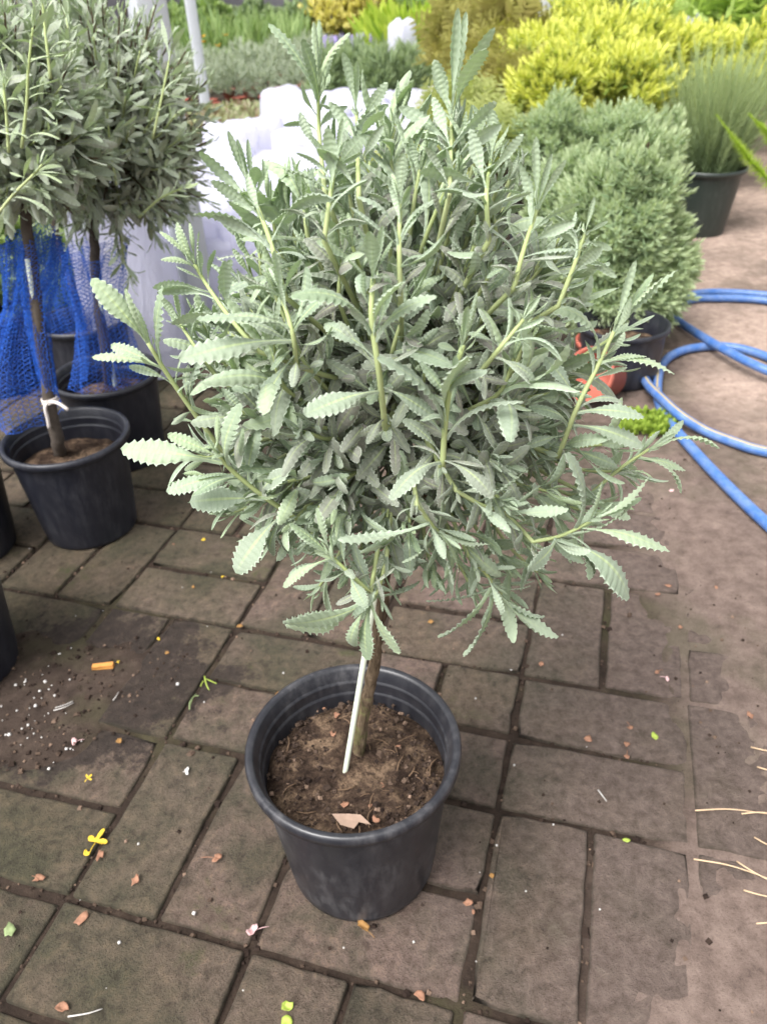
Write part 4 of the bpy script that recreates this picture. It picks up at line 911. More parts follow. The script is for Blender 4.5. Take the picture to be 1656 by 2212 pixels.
# second one behind
PS, cS = left_pot((228, 802), 'bushy grey lavender standard in the black pot just behind the front left pot', M['potdark'], 1)
YS = cS[1]; spt = lambda px, py, dy=0: on(px, py, YS + dy)
plain_trunk(PS, [at(236, 835, .155), spt(228, 760), spt(214, 650), spt(206, 560), spt(203, 480), spt(205, 400)], .0115, .009, 6)
plain_stake(PS, at(250, 838, .16), spt(216, 640, -.014), .0045)
CS = spt(228, 285)
back_crown(PS, CS, 228, 360, .054, 32, 32, 1.15, lo=-.9)
for k, s in enumerate((lsh([(252, 400), (240, 330), (232, 240)], [(.3, 190, 300), (.4, 285, 320), (.7, 180, 160), (.7, 295, 250), (.95, 225, 130)], -.23, -.21, 61, Yp=YS), lsh([(175, 200), (158, 120), (145, 40)], [(.3, 120, 140), (.7, 110, 30), (.7, 190, 60), (.95, 140, -10)], -.21, -.17, 62, Yp=YS),
                        lsh([(300, 470), (345, 430), (395, 405)], [(.4, 330, 380), (.6, 420, 440), (.9, 430, 395), (.9, 390, 370)], -.20, -.18, 63, Yp=YS), lsh([(262, 500), (268, 560), (285, 600)], [(.5, 240, 600), (.7, 315, 585), (.95, 300, 640), (.9, 270, 650)], -.05, -.06, 64, Yp=YS),
                        lsh([(330, 300), (352, 200), (370, 110)], [(.3, 290, 230), (.5, 420, 170), (.6, 320, 120), (.8, 400, 60), (.9, 350, 40)], -.17, -.12, 65, Yp=YS))):
    emit_shoot(s, MID_ME, M['lavstem'], PS)
# third and fourth further back
PT, cT = left_pot((178, 686), 'lavender standard with a thin leaning trunk in the third black pot of the left group', M['potdark'], 2)
YT = cT[1]; tpt = lambda px, py, dy=0: on(px, py, YT + dy)
plain_trunk(PT, [at(176, 716, .15), tpt(165, 640), tpt(140, 570), tpt(118, 480), tpt(110, 400)], .009, .007, 7)
back_crown(PT, tpt(80, 200), 200, 110, .05, 33, 0, 1.1, lo=-.8)
PQ, cQ = left_pot((-42, 676), 'lavender standard in the black pot cut by the left edge behind the blue net', M['potdark'], 3)
plain_trunk(PQ, [at(-40, 700, .15), on(-42, 600, cQ[1]), on(-48, 480, cQ[1]), on(-50, 380, cQ[1])], .010, .008, 8)
back_crown(PQ, on(-60, 220, cQ[1]), 190, 90, .05, 34, 0, 1.1, lo=-.8)
for k, (px, py) in enumerate(((-150, 985), (-190, 1222))):
    c = at(px, py, .225); c[2] = 0
    root = tag(empty('plant_pot', c), ('black pot of soil cut off by the left edge, the rear of two', 'black pot of soil cut off by the left edge, the front of two')[k], 'plant pot')
    pot(root, c, mat=M['potdark'], seed=40 + k, soil_seg=(10, 32), n=40)
# blue netting
net_sleeve('net', [fpt(70, 505, .05), fpt(66, 580, .05), fpt(46, 660, .055), fpt(28, 740, .06), fpt(22, 820, .06), fpt(38, 900, .065)], [.048, .044, .030, .045, .078, .085], 40, 84,
           'blue plastic net hung as a long skirt behind the front left trunk', 71, (3, .28), .00056)
net_sleeve('net', [fpt(86, 520, .01), fpt(90, 580, .01), fpt(80, 660, .01), fpt(92, 760, .0), fpt(110, 850, -.0)], [.030, .036, .022, .016, .013], 18, 52,
           'narrow twist of blue net round the front left trunk above its string tie', 74, (2, .3), .00056)
net_sleeve('net', [spt(200, 535, -.01), spt(195, 600, .0), spt(208, 680, 0), spt(222, 760, -.01), spt(232, 826, -.02)], [.066, .062, .044, .056, .072], 32, 62,
           'blue plastic net looped round the second trunk and gathered into its pot', 72, (3, .34), .00056)
net_sleeve('net', [tpt(150, 530, .0), tpt(150, 600, 0), tpt(160, 660, 0), tpt(172, 712, 0)], [.045, .065, .07, .06], 26, 40,
           'pale blue net hanging slack round the thin trunk of the third pot', 73, (2, .35), .00056)

# ------------------------------------------------------------------ poles, bags, fence
M['steel'] = simple('galvanised_steel', (0.42, 0.44, 0.47), 0.45, 0.5, 0.10, 18, 0.05)
M['white'] = None
t = NT('white_polythene'); pz = t.pos(); mpz = t.n('ShaderNodeMapping'); mpz.inputs['Scale'].default_value = (1, 1, .3); t.l(pz, mpz.inputs[0]); nz = t.noise(14, 5, .6, mpz.outputs[0], .8); nz2 = t.noise(50, 4, .6, mpz.outputs[0], .6)
cw = t.mix(t.ramp(nz2, (.25, .5), (.5, 0.0)), (0.70, 0.70, 0.80), (0.62, 0.62, 0.71))
M['white'] = t.bsdf(cw, 0.38, 0.4, t.math('ADD', nz, t.math('MULTIPLY', nz2, .5)), 0.8, .02, (0.80, 0.80, 0.92), 0.55)
def square_post(name, base, w_, h_, label, rot=.25, cat='post'):
    root = tag(empty(name, base), label, cat)
    c, s = math.cos(rot), math.sin(rot); mb = MB()
    r_ = .008; pr = []
    for a0, (sx, sy) in zip((0, 90, 180, 270), ((1, 1), (-1, 1), (-1, -1), (1, -1))):
        for a in (10, 45, 80):
            an = math.radians(a0 + a); pr.append((sx * (w_ / 2 - r_) + r_ * math.cos(an), sy * (w_ / 2 - r_) + r_ * math.sin(an)))
    pr = np.array(pr) @ np.array([[c, s], [-s, c]]); n = len(pr)
    V = np.concatenate([np.column_stack([pr + base[:2], np.full(n, z)]) for z in (-.02, .02, h_ / 2, h_)])
    F = [(r * n + k, r * n + (k + 1) % n, (r + 1) * n + (k + 1) % n, (r + 1) * n + k) for r in range(3) for k in range(n)] + [tuple(3 * n + k for k in range(n))]
    mb.add(V, F); mb.build('shaft', M['steel'], root)
    mb = MB(); b = .5 * w_ + .05; q = [(-b, -b), (b, -b), (b, b), (-b, b)]
    q = np.array(q) @ np.array([[c, s], [-s, c]]) + base[:2]
    mb.add(np.concatenate([np.column_stack([q, np.full(4, z)]) for z in (-.01, .012)]), [(4, 5, 6, 7), (0, 1, 5, 4), (1, 2, 6, 5), (2, 3, 7, 6), (3, 0, 4, 7)]); mb.build('base_plate', M['steel'], root, smooth=False)
    return root
pb = on(325, 50, 2.45); square_post('steel_post', np.array([pb[0], pb[1], 0]), 0.085, 3.2, 'thick grey steel post rising behind the left lavender crowns', .55)
pb = on(415, 30, 7.6); square_post('steel_post', np.array([pb[0], pb[1], 0]), .085, 3.2, 'thin pale steel pole standing in the grass at the far left', .3)
pb = on(1174, 30, 6.3); square_post('steel_post', np.array([pb[0], pb[1], 0]), .08, 3.2, 'thin pale steel pole behind the yellow bushes', .2)

def grow_bag(P, wx, wy, h_, rot, label, seed, group='white grow bags in rows', plant=False):
    rg = np.random.default_rng(seed); root = tag(empty('grow_bag', P), label, 'grow bag', group)
    n = 28; a = np.arange(n) / n * 6.283; V = []; m = 12
    ph = rg.uniform(0, 6.28, 6)
    sq = lambda a: (np.abs(np.cos(a)) ** 3.6 + np.abs(np.sin(a)) ** 3.6) ** (-1 / 3.6)
    for i in range(m + 1):
        s = i / m; bul = 1 + .10 * math.sin(math.pi * s) - .06 * s
        R = sq(a) * .5 * bul * (1 + .018 * np.cos(5 * a + ph[0] + 3 * s) * (1 + s) + .014 * np.cos(9 * a + ph[1] - 5 * s) * (.5 + s) + .008 * rg.normal(size=n))
        z = h_ * s * (1 + (.03 * np.cos(2 * a + ph[2]) + .02 * np.cos(3 * a + ph[3]) + .01 * np.cos(11 * a + ph[5])) * s ** 2)
        V.append(np.stack([R * np.cos(a) * wx, R * np.sin(a) * wy, z], 1))
    for k, (sc_, dz) in enumerate(((.90, .012), (.66, .016), (.40, .012))):        # folded-in mouth
        b = V[m] * [sc_, sc_, 1]; b[:, 2] += dz + .005 * np.cos(4 * a + ph[4] + k) + .003 * rg.normal(size=n); V.append(b)
    tot = len(V); V = np.concatenate(V)
    c, s = math.cos(rot), math.sin(rot); V = V @ np.array([[c, s, 0], [-s, c, 0], [0, 0, 1]])
    F = [(i * n + k, i * n + (k + 1) % n, (i + 1) * n + (k + 1) % n, (i + 1) * n + k) for i in range(tot - 1) for k in range(n)]
    mb = MB(); mb.add(V + P, F); mb.build('bag', M['white'], root)
    mb = MB(); top = V[(tot - 1) * n:]; mb.add(np.vstack([top * [.99, .99, 1], [[0, 0, top[:, 2].mean() + .01]]]) + P, [(k, (k + 1) % n, n) for k in range(n)]); mb.build('filling', M['white'], root)
    return root
ORD = ('first', 'second', 'third', 'fourth', 'fifth', 'sixth', 'seventh', 'eighth', 'ninth', 'tenth', 'eleventh', 'twelfth')
k = 0
for row, (ytop, xs_, wx, h_) in enumerate(((196, (610, 668, 726, 786, 846, 905), .40, .30), (222, (640, 705, 775, 850, 915), .40, .30), (262, (482, 548, 640, 715, 800, 875), .30, .30),
                                        (328, (470, 560, 655, 745, 840), .40, .30), (392, (460, 560, 665, 770), .37, .31), (470, (455, 560, 680), .34, .33))):
    for px in xs_:
        p = at(px, ytop + 6 + random.uniform(-5, 5), h_); p[2] = 0
        grow_bag(p, wx * random.uniform(.8, 1.15), wx * random.uniform(.8, 1.1), h_ * random.uniform(.88, 1.08), random.uniform(-.5, .5), 'white polythene grow bag, %s from the left in the %s row' % (ORD[xs_.index(px)], ('farthest', 'second farthest', 'third farthest', 'third nearest', 'second nearest', 'nearest')[row]), 500 + k); k += 1
p = at(318, 790, 0); grow_bag(p, .26, .24, .50, .2, 'tall white plastic bag standing right of the second left pot by the grey post', 560, None)
p = at(452, 690, 0); grow_bag(p, .28, .26, .34, .1, 'white plastic bag nearest the right side of the thick grey post', 561, None)

M['fence'] = simple('dark_shade_cloth', (0.085, 0.082, 0.090), 0.9, 0.15, 0.35, 3)
fx = np.linspace(-9, 9, 60); fz = np.linspace(0, 2.4, 14)
FX, FZ = np.meshgrid(fx, fz)
FY = 14.2 + .05 * np.sin(FX * 2.3) + .03 * np.sin(FZ * 9 + FX) + .06 * fbm(FX * .9, FZ * 4, 8)
ii = np.arange(FX.size).reshape(FX.shape)
fr = tag(empty('shade_cloth_fence', (0, 14.2, 0)), 'dark shade cloth fence stretched across the far end behind the beds', 'fence')
mb = MB(); mb.add(np.stack([FX, FY, FZ], -1).reshape(-1, 3), np.stack([ii[:-1, :-1], ii[:-1, 1:], ii[1:, 1:], ii[1:, :-1]], -1).reshape(-1, 4)); mb.build('cloth', M['fence'], fr)
for px in (-8, -5, -2, 1, 4, 7):
    mb = MB(); v, f, u = tube(np.array([[px, 14.35, 0], [px, 14.35, 2.45]]), .035, 8); mb.add(v, f, u); mb.build('fence_post', M['steel'], fr)

# ------------------------------------------------------------------ plants in the beds
def strip_leaf(rows, wid, bend, fold=.15):
    V = []
    for i in range(rows + 1):
        t_ = i / rows; w_ = wid * math.sin(math.pi * min(.08 + t_ * .92, 1)) ** .7 if t_ < 1 else .0
        for u_ in (-1, 1): V.append((u_ * w_, t_, bend * t_ * t_ + fold * w_))
    F = [(2 * i, 2 * i + 1, 2 * i + 3, 2 * i + 2) for i in range(rows)]
    return np.array(V, float), np.array(F)
def combine(parts):
    V = []; F = []; A = []; n = 0
    for v, f, Mx, P, a in parts:
        V.append(np.asarray(v) @ np.asarray(Mx).T + P); F.append(np.asarray(f) + n); A.append(np.full(len(v), a)); n += len(v)
    return np.concatenate(V), np.concatenate(F), np.concatenate(A)
def rosette(nl, spread, leaf, lens, rg, up=0.0, tipage=1.0):
    """sprig along +Y: leaves set round a short axis"""
    ps = []
    for k in range(nl):
        f = k / max(nl - 1, 1); az = k * 2.4 + rg.normal(0, .2); an = spread * (1 - .75 * f) + rg.normal(0, .12)
        d = np.array([math.sin(an) * math.cos(az), math.cos(an), math.sin(an) * math.sin(az)])
        L = lens * (1 - .35 * f) * rg.uniform(.8, 1.15); B = np.array([0, f * up, 0])
        n_ = np.array([0, 1, 0]) - d * d[1] + .1 * rg.normal(size=3)
        x = norm(np.cross(d, n_)); z = np.cross(x, d)
        ps.append((leaf[0], leaf[1], np.stack([x * L, d * L, z * L], 1), B, f * tipage))
    return combine(ps)
def bush_points(C, rad, n, rg, clump=0.22, lo=-.6, inner=.55, nb=26, lw=.80):
    """points and outward directions through the outer part of an uneven crown made of many lumps"""
    d = rand_unit(n * 2, rg); d = d[d[:, 2] > lo][:n]
    lump = rand_unit(nb, rg); la = rg.uniform(.3, 1.0, nb)
    dd = d @ lump.T
    bump = (np.clip((dd - lw) / (1 - lw), 0, 1) ** .7 * la).max(1)
    hole = 1 - clump + clump * 1.6 * bump
    r = (inner + (1 - inner) * rg.random(len(d)) ** .45) * hole
    P = C + d * r[:, None] * rad
    return P, d
def bush(name, label, cat, C, rad, base, sprigs, n, size, mat, seed, group=None, clump=.22, lo=-.6, inner=.5, upmix=.5, stem_mat=None, parent=None, nb=26, lw=.80):
    rg = np.random.default_rng(seed)
    root = parent or tag(empty(name, base), label, cat, group)
    P, d = bush_points(np.array(C), np.array(rad, float), n, rg, clump, lo, inner, nb, lw)
    n = len(P); ow = WPOS[root.name]
    dirs = d + np.array([0, 0, upmix]) + .35 * rand_unit(n, rg)
    pick = rg.integers(len(sprigs), size=n); VV = []; FF = []; TT = []; AA = []; m = 0
    for s in range(len(sprigs)):
        k = pick == s; 
        if not k.any(): continue
        tv, tf, ta = sprigs[s]; q = int(k.sum())
        fr_ = frames(dirs[k], rand_unit(q, rg)) * (size * rg.uniform(.7, 1.25, q))[:, None, None]
        v, f, _ = scatter(tv, tf, fr_, P[k] - ow); VV.append(v); FF.append(f + m); m += len(v)
        TT.append(np.repeat(rg.random(q), len(tv))); AA.append(np.tile(ta, q))
    me = raw_mesh('foliage', np.concatenate(VV), np.concatenate(FF), [mat], attrs={'tint': np.concatenate(TT), 'age': np.concatenate(AA)})
    o = link('foliage', me, root); o['kind'] = 'stuff'
    mb = MB()
    for k in range(9):
        a = rg.uniform(0, 6.28); b = np.array(base, float) + [.25 * rad[0] * math.cos(a), .25 * rad[1] * math.sin(a), 0]
        e = P[int(rg.integers(n))]; v, f, u = tube(spline([b, b * .5 + e * .5 + [0, 0, .03], e], 6), .004 + .004 * rad[0], 5); mb.add(v, f, u)
    o = mb.build('stems', stem_mat or M['bark'], root); o['kind'] = 'stuff'
    return root
rg0 = np.random.default_rng(77)
thin = strip_leaf(2, .07, .1); lance = strip_leaf(2, .13, .12); broad = strip_leaf(3, .22, .2); blade = strip_leaf(4, .03, .35)
SP_SILVER = [rosette(12, 1.45, strip_leaf(2, .12, .35), .50, rg0, .60) for k in range(4)]
SP_GOLD = [rosette(10, 1.3, strip_leaf(2, .20, .2), .55, rg0, .8) for k in range(4)]
SP_HERB = [rosette(8, .9, thin, 1.0, rg0, .8) for k in range(3)]
SP_BROAD = [rosette(5, .9, broad, 1.0, rg0, .4) for k in range(3)]
SP_NEEDLE = [rosette(34, 1.05, strip_leaf(1, .075, .0), .30, rg0, 1.0) for k in range(3)]
def frond(nl, rg, wid=.42, droop=.35):
    ps = []; lf = strip_leaf(2, .13, .1)
    for k in range(nl):
        f = (k + .5) / nl; y = f; z = -droop * f * f
        L = wid * (math.sin(math.pi * (.12 + .85 * f))) * rg.uniform(.8, 1.1)
        for sx in (-1, 1):
            d = norm(np.array([sx, .75, rg.normal(0, .25)])); x = norm(np.cross(d, [0, 0, 1])); zz = np.cross(x, d)
            ps.append((lf[0], lf[1], np.stack([x * L, d * L, zz * L], 1), np.array([0, y, z]), f * .6 + .2 * rg.random()))
    rb = np.array([[-.008, 0, 0], [.008, 0, 0], [-.006, .5, -droop * .25], [.006, .5, -droop * .25], [-.002, 1, -droop], [.002, 1, -droop]])
    ps.append((rb, np.array([[0, 1, 3, 2], [2, 3, 5, 4]]), np.eye(3), np.zeros(3), .3))
    return combine(ps)
SP_FROND = [frond(9, rg0, .40, dr) for dr in (.1, .3, .5)]
M['gold'] = green_material('golden_spirea', (0.15, 0.24, 0.055), (0.40, 0.44, 0.085), (0.66, 0.66, 0.16), .35)
M['silver'] = green_material('silver_bush_leaf', (0.19, 0.27, 0.145), (0.30, 0.385, 0.225), (0.46, 0.53, 0.345), .35)
M['rosemary'] = green_material('rosemary_leaf', (0.13, 0.19, 0.095), (0.21, 0.28, 0.14), (0.32, 0.39, 0.19), .25)
M['herb'] = green_material('grey_herb_leaf', (0.19, 0.24, 0.165), (0.30, 0.35, 0.265), (0.40, 0.44, 0.35), .25)
M['shrub'] = green_material('bluish_shrub_leaf', (0.13, 0.195, 0.105), (0.22, 0.29, 0.16), (0.31, 0.38, 0.21), .25)
M['lime'] = green_material('lime_leaf_clump', (0.22, 0.34, 0.04), (0.40, 0.50, 0.07), (0.55, 0.62, 0.12), .4)
M['olive'] = green_material('golden_brown_fern', (0.13, 0.10, 0.04), (0.33, 0.26, 0.085), (0.40, 0.40, 0.12), .35)
M['feather'] = green_material('feathery_green', (0.22, 0.29, 0.09), (0.36, 0.40, 0.15), (0.45, 0.47, 0.20), .35)
M['palm'] = green_material('pale_green_frond', (0.26, 0.38, 0.10), (0.42, 0.54, 0.18), (0.52, 0.62, 0.24), .4)
M['foxtail'] = green_material('foxtail_needles', (0.24, 0.36, 0.04), (0.36, 0.50, 0.05), (0.46, 0.58, 0.08), .35)
M['grass'] = green_material('bed_grass', (0.15, 0.235, 0.09), (0.26, 0.35, 0.14), (0.36, 0.45, 0.20), .3)
M['paleyellow'] = green_material('pale_yellow_blossom', (0.45, 0.40, 0.12), (0.66, 0.58, 0.20), (0.72, 0.66, 0.30), .3)
M['purple'] = simple('purple_flower', (0.27, 0.22, 0.45), 0.7, 0.2, 0.3, 60)
M['orangeflower'] = simple('orange_flower', (0.75, 0.38, 0.03), 0.6, 0.2, 0.2, 60)

def pbush(name, label, cat, px, py, rpx, Y, sprigs, n, size, mat, seed, ry=None, base_z=0.0, **kw):
    C = on(px, py, Y); k = depth(C) / FPX
    rad = np.array([rpx * k, rpx * k * kw.pop('depthmul', .9), (ry or rpx) * k])
    return bush(name, label, cat, C, rad, np.array([C[0], Y, base_z]), sprigs, n, size, mat, seed, **kw)
# silver-green mounds at the right, the front one spilling over a black pot
def pot_at(root, px, py, R, h_, mat, r=None, Y=None, **kw):
    c = at(px, py, h_) if Y is None else np.array([*on(px, py, Y)[:2], 0]); c[2] = 0
    return pot(root, c, R=R, r=r or R * .78, h=h_, mat=mat, rings=False, n=48, soil_seg=(8, 24), **kw), c
for k, (px, py, rpx, ry, Y, lab, n) in enumerate(((1338, 530, 138, 200, 2.28, 'front mound of silver green feathery foliage spilling over a black pot by the hose', 3600), (1335, 340, 138, 96, 2.85, 'middle mound of silver green feathery foliage beside the rosemary pot', 2100),
                                                (1195, 325, 110, 92, 2.9, 'rear silver green mound half hidden behind the lavender crown', 1600), (1235, 470, 100, 115, 2.55, 'silver green mound between the lavender crown and the front mound', 1600))):
    root = pbush('silver_mound', lab, 'bush', px, py, rpx, Y, SP_SILVER, int(n * 1.15), .052, M['silver'], 600 + k, ry=ry, upmix=.45, clump=.40, lo=-.97, inner=.4, nb=90, lw=.955, group='silver green mounds at the right')
    c = WPOS[root.name]
    if k == 0:
        for q_, (ax, ay, ar, ary, aY) in enumerate(((1385, 640, 85, 62, 2.2), (1300, 640, 80, 60, 2.2), (1430, 585, 60, 70, 2.28))):
            Ca = on(ax, ay, aY); ka = depth(Ca) / FPX
            bush('silver_mound', None, None, Ca, np.array([ar * ka, ar * ka * .8, ary * ka]), np.array([Ca[0], aY, .15]), SP_SILVER, 620, .052, M['silver'], 690 + q_, upmix=.15, clump=.3, lo=-1, inner=.3, nb=40, lw=.9, parent=root)
        cc = at(1350, 708, .15); pot(root, (cc[0], cc[1] + .02, 0), R=.125, r=.110, h=.16, mat=M['potdark'], rings=False, n=48, soil_seg=(8, 24))
    else: pot(root, (c[0], c[1], 0), R=.135, r=.11, h=.17, mat=M['potdark'], rings=False, n=32, soil_seg=(6, 20))
for k, px, py, Y, r_, lab in LATER:
    c = on(px, py, Y); bush('leafy_bush', lab, 'bush', c, (r_, r_, .24), np.array([c[0], c[1], 0]), SP_BROAD, 700, .055, M['grass'], 610 + k, upmix=.5, clump=.3, lo=-.9, inner=.4, group='leafy bushes behind the left lavenders')
# golden spirea
for k, (px, py, rpx, Y, lab) in enumerate(((1170, 165, 95, 4.1, 'golden yellow bush leftmost of the yellow row beside the brown ferns'), (1275, 165, 95, 3.9, 'golden yellow bush second from the left in the yellow row'), (1370, 140, 95, 4.3, 'golden yellow bush in the middle of the yellow row'),
                                         (1345, 205, 85, 3.6, 'low golden yellow bush nearest the silver mounds'), (1460, 150, 85, 4.3, 'golden yellow bush left of the white bags at the upper right'), (1540, 150, 75, 4.6, 'golden yellow bush just behind the rosemary'),
                                         (1610, 175, 85, 4.2, 'golden yellow bush cut by the right edge'), (1250, 95, 70, 5.2, 'small golden bush at the back near the thin pole'), (1200, 215, 70, 3.6, 'low golden yellow bush in front beside the lavender top'))):
    pbush('golden_bush', lab, 'bush', px, py, rpx, Y, SP_GOLD, 1000, .085, M['gold'], 620 + k, upmix=.9, clump=.5, lo=-.8, inner=.05, nb=36, lw=.90, ry=rpx * .95, group='golden yellow bushes')
# rosemary in its dark green pot
rc = at(1530, 358, .27); YR = rc[1]
root = tag(empty('potted_rosemary', (rc[0], rc[1], 0)), 'bushy rosemary in a dark green pot by the path at the right', 'potted plant')
k_ = depth(rc) / FPX
pot(root, (rc[0], rc[1], 0), R=80 * k_, r=55 * k_, h=.27, mat=M['potgreen'], rings=False, n=48, soil_seg=(8, 24), soil_d=.03)
rgx = np.random.default_rng(640); n = 620
a = rgx.uniform(0, 6.28, n); rr = np.sqrt(rgx.random(n)); B = np.stack([rc[0] + rr * .10 * np.cos(a), rc[1] + rr * .10 * np.sin(a), rgx.uniform(.22, .34, n)], 1)
dirs = np.stack([np.cos(a) * rr * .45, np.sin(a) * rr * .45, np.ones(n)], 1) + .16 * rgx.normal(size=(n, 3)); Ls = rgx.uniform(.16, .40, n)
VV = []; FF = []; TT = []; AA = []; m = 0
for s in range(3):
    kk = np.arange(n) % 3 == s; q = int(kk.sum()); tv, tf, ta = SP_NEEDLE[s]
    fr_ = frames(dirs[kk], rand_unit(q, rgx)); fr_ = fr_ * np.stack([np.full(q, .16), Ls[kk], np.full(q, .16)], 1)[:, None, :]
    v, f, _ = scatter(tv, tf, fr_, B[kk] - WPOS[root.name]); VV.append(v); FF.append(f + m); m += len(v); TT.append(np.repeat(rgx.random(q), len(tv))); AA.append(np.tile(ta, q))
o = link('foliage', raw_mesh('foliage', np.concatenate(VV), np.concatenate(FF), [M['rosemary']], attrs={'tint': np.concatenate(TT), 'age': np.concatenate(AA)}), root); o['kind'] = 'stuff'
# foxtail fern reaching in from the right
fb = on(1790, 560, 2.55); fbase = np.array([fb[0], fb[1], 0.0])
root = tag(empty('foxtail_fern', fbase), 'bright green foxtail fern plumes reaching in from the right edge', 'potted plant')
pot(root, fbase, R=.13, r=.10, h=.2, mat=M['potdark'], rings=False, n=32, soil_seg=(6, 20))
rgx = np.random.default_rng(650)
for (tx, ty_, mx, my, dy) in ((1546, 248, 1640, 370, 0), (1616, 246, 1680, 320, .1), (1720, 200, 1760, 330, .1), (1850, 240, 1820, 380, 0)):
    pts = spline([fbase + [0, 0, .19], on(mx, my, 2.55 + dy), on(tx, ty_, 2.5 + dy)], 26)
    nn = 1500; tt_ = rgx.random(nn) ** .8 * .78 + .22; P = np.array([pts[int(x * 25)] + (pts[min(int(x * 25) + 1, 25)] - pts[int(x * 25)]) * (x * 25 % 1) for x in tt_])
    T = np.array([norm(pts[min(int(x * 25) + 1, 25)] - pts[max(int(x * 25) - 1, 0)]) for x in tt_])
    d = rand_unit(nn, rgx) + T * .8; rad = .036 * np.clip((1 - tt_) / .5, .22, 1)
    tv, tf = strip_leaf(1, .10, .0); fr_ = frames(d, rand_unit(nn, rgx)) * rad[:, None, None]
    v, f, _ = scatter(tv, tf, fr_, P - fbase)
    link('plume', raw_mesh('plume', v, f, [M['foxtail']], attrs={'tint': np.repeat(rgx.random(nn), len(tv)), 'age': np.repeat(rgx.random(nn) * .5, len(tv))}), root)
# brown-gold ferns behind the lavender top
for k, (px, py, rpx, ry, Y, mat, lab) in enumerate(((1030, 100, 65, 60, 5.6, 'olive', 'golden brown fern rising behind the tall lavender tip'), (1075, 130, 55, 70, 4.9, 'olive', 'golden brown fern beside the yellow bushes'), (1065, 215, 60, 65, 4.3, 'olive', 'lower golden brown fern right behind the tall lavender tip'),
                                                  (1100, 250, 70, 60, 3.9, 'olive', 'dull gold fern between the yellow bushes and the lavender crown'), (1000, 290, 45, 40, 3.7, 'feather', 'pale feathery fern at the right end of the white bags'), (890, 425, 80, 40, 2.9, 'feather', 'light green feathery plant glimpsed through the top of the lavender'), (1050, 345, 80, 50, 3.0, 'feather', 'second light green plant glimpsed right of the tall lavender tip'))):
    pbush('fern', lab, 'fern', px, py, rpx, Y, SP_FROND, 300, .20 * (Y / 4.5), M[mat], 660 + k, ry=ry, upmix=.7, clump=.3, lo=-.5, inner=.1, group='ferns behind the lavender')
# feathery bushes along the back right, and the pale green fronds in the corner
for k, (px, py, rpx, ry, Y, lab) in enumerate(((1130, 60, 80, 36, 8.6, 'feathery green bush left of the thin pole at the back'), (1235, 62, 85, 40, 8.2, 'feathery green bush right of the thin pole'), (1330, 55, 85, 50, 7.6, 'feathery green bush behind the middle of the yellow row'), (1420, 50, 85, 62, 7.0, 'tall feathery bush with a brown top left of the pale fronds'))):
    pbush('feathery_bush', lab, 'bush', px, py, rpx, Y, SP_FROND, 420, .34, M['feather'], 680 + k, ry=ry, upmix=.6, clump=.3, lo=-.5, inner=.2, group='feathery bushes at the back')
for k, (px, py, rpx, ry, Y, lab) in enumerate(((1545, 25, 85, 70, 5.6, 'pale green fronded plant above the small white bags'), (1640, 45, 100, 90, 5.2, 'large pale green fronded plant in the upper right corner'))):
    pbush('frond_plant', lab, 'plant', px, py, rpx, Y, SP_FROND, 420, .32, M['palm'], 690 + k, ry=ry, upmix=.6, clump=.25, lo=-.6, inner=.1)
for k, (px, py, Y, wx, h_, lab) in enumerate(((1555, 108, 4.75, .16, .5, 'small white bag behind the rosemary, left of a pair'), (1605, 118, 4.7, .14, .5, 'small white bag behind the rosemary, right of a pair'), (1492, 78, 5.0, .08, .62, 'scrap of white bag showing beside the feathery bush'), (868, 72, 7.2, .2, .70, 'white plastic bag pulled over the lime green clump'))):
    p = on(px, py, Y); z = p[2] ; p[2] = 0
    grow_bag(p, wx, wx, z + .06, .2 * k, lab, 700 + k, None)
# herb bed in terracotta pots
rgx = np.random.default_rng(710)
def herb_mesh(seed, mat, size, hgt, n_, red=True, flower=False):
    rg = np.random.default_rng(seed); mb = MB()
    V, F = lathe([(0, 0), (.05, 0), (.062, .085), (.068, .085), (.068, .1), (.060, .1), (.058, .08), (0, .08)], 16)
    mb.add(V, F, mi=0)
    P, d = bush_points(np.array([0, 0, .1 + hgt * .5]), np.array([size, size, hgt * .6]), n_, rg, .2, -.7, .2)
    for s in range(len(P)):
        tv, tf, ta = SP_HERB[s % 3]; fr_ = frames((d[s] + [0, 0, 1.1])[None], rand_unit(1, rg))[0] * .075 * rg.uniform(.7, 1.2)
        mb.add(tv @ fr_.T + P[s], tf, mi=1, tint=rg.random(), age=ta)
    if flower:
        for s in range(12):
            b = np.array([rg.normal(0, size * .5), rg.normal(0, size * .5), .1 + hgt * .9]); v, f, u = tube(np.array([b, b + [0, 0, .05], b + [0, 0, .12]]), [.004, .009, .003], 5); mb.add(v, f, u, mi=2)
    return raw_mesh('potted_herb', np.concatenate(mb.v), mb.f, [M['terracotta'] if red else M['potdark'], M[mat], M['purple']], np.concatenate(mb.uv), {kk: np.concatenate(x) for kk, x in mb.a.items()}, mb.m)
hm = [herb_mesh(k, 'herb', .12, .26, 70) for k in range(4)]
for row, Y in enumerate((7.9, 8.4, 9.0, 9.7, 10.5)):
    xa, xb = on(350, 120, Y)[0], on(720, 120, Y)[0]; nn = int((xb - xa) / .24)
    for q in range(nn):
        o = bpy.data.objects.new('potted_herb', random.choice(hm)); COL.objects.link(o)
        o.location = (xa + (q + .5) * (xb - xa) / nn + random.gauss(0, .02), Y + random.gauss(0, .04), 0); o.rotation_euler = (0, 0, random.uniform(0, 6)); o.scale = (1, 1, random.uniform(.85, 1.2))
        tag(o, 'grey green herb in a terracotta pot, %s from the left in the %s row' % (ORD[q], ('front', 'second', 'middle', 'fourth', 'rearmost')[row]), 'potted plant', 'herbs in terracotta pots')
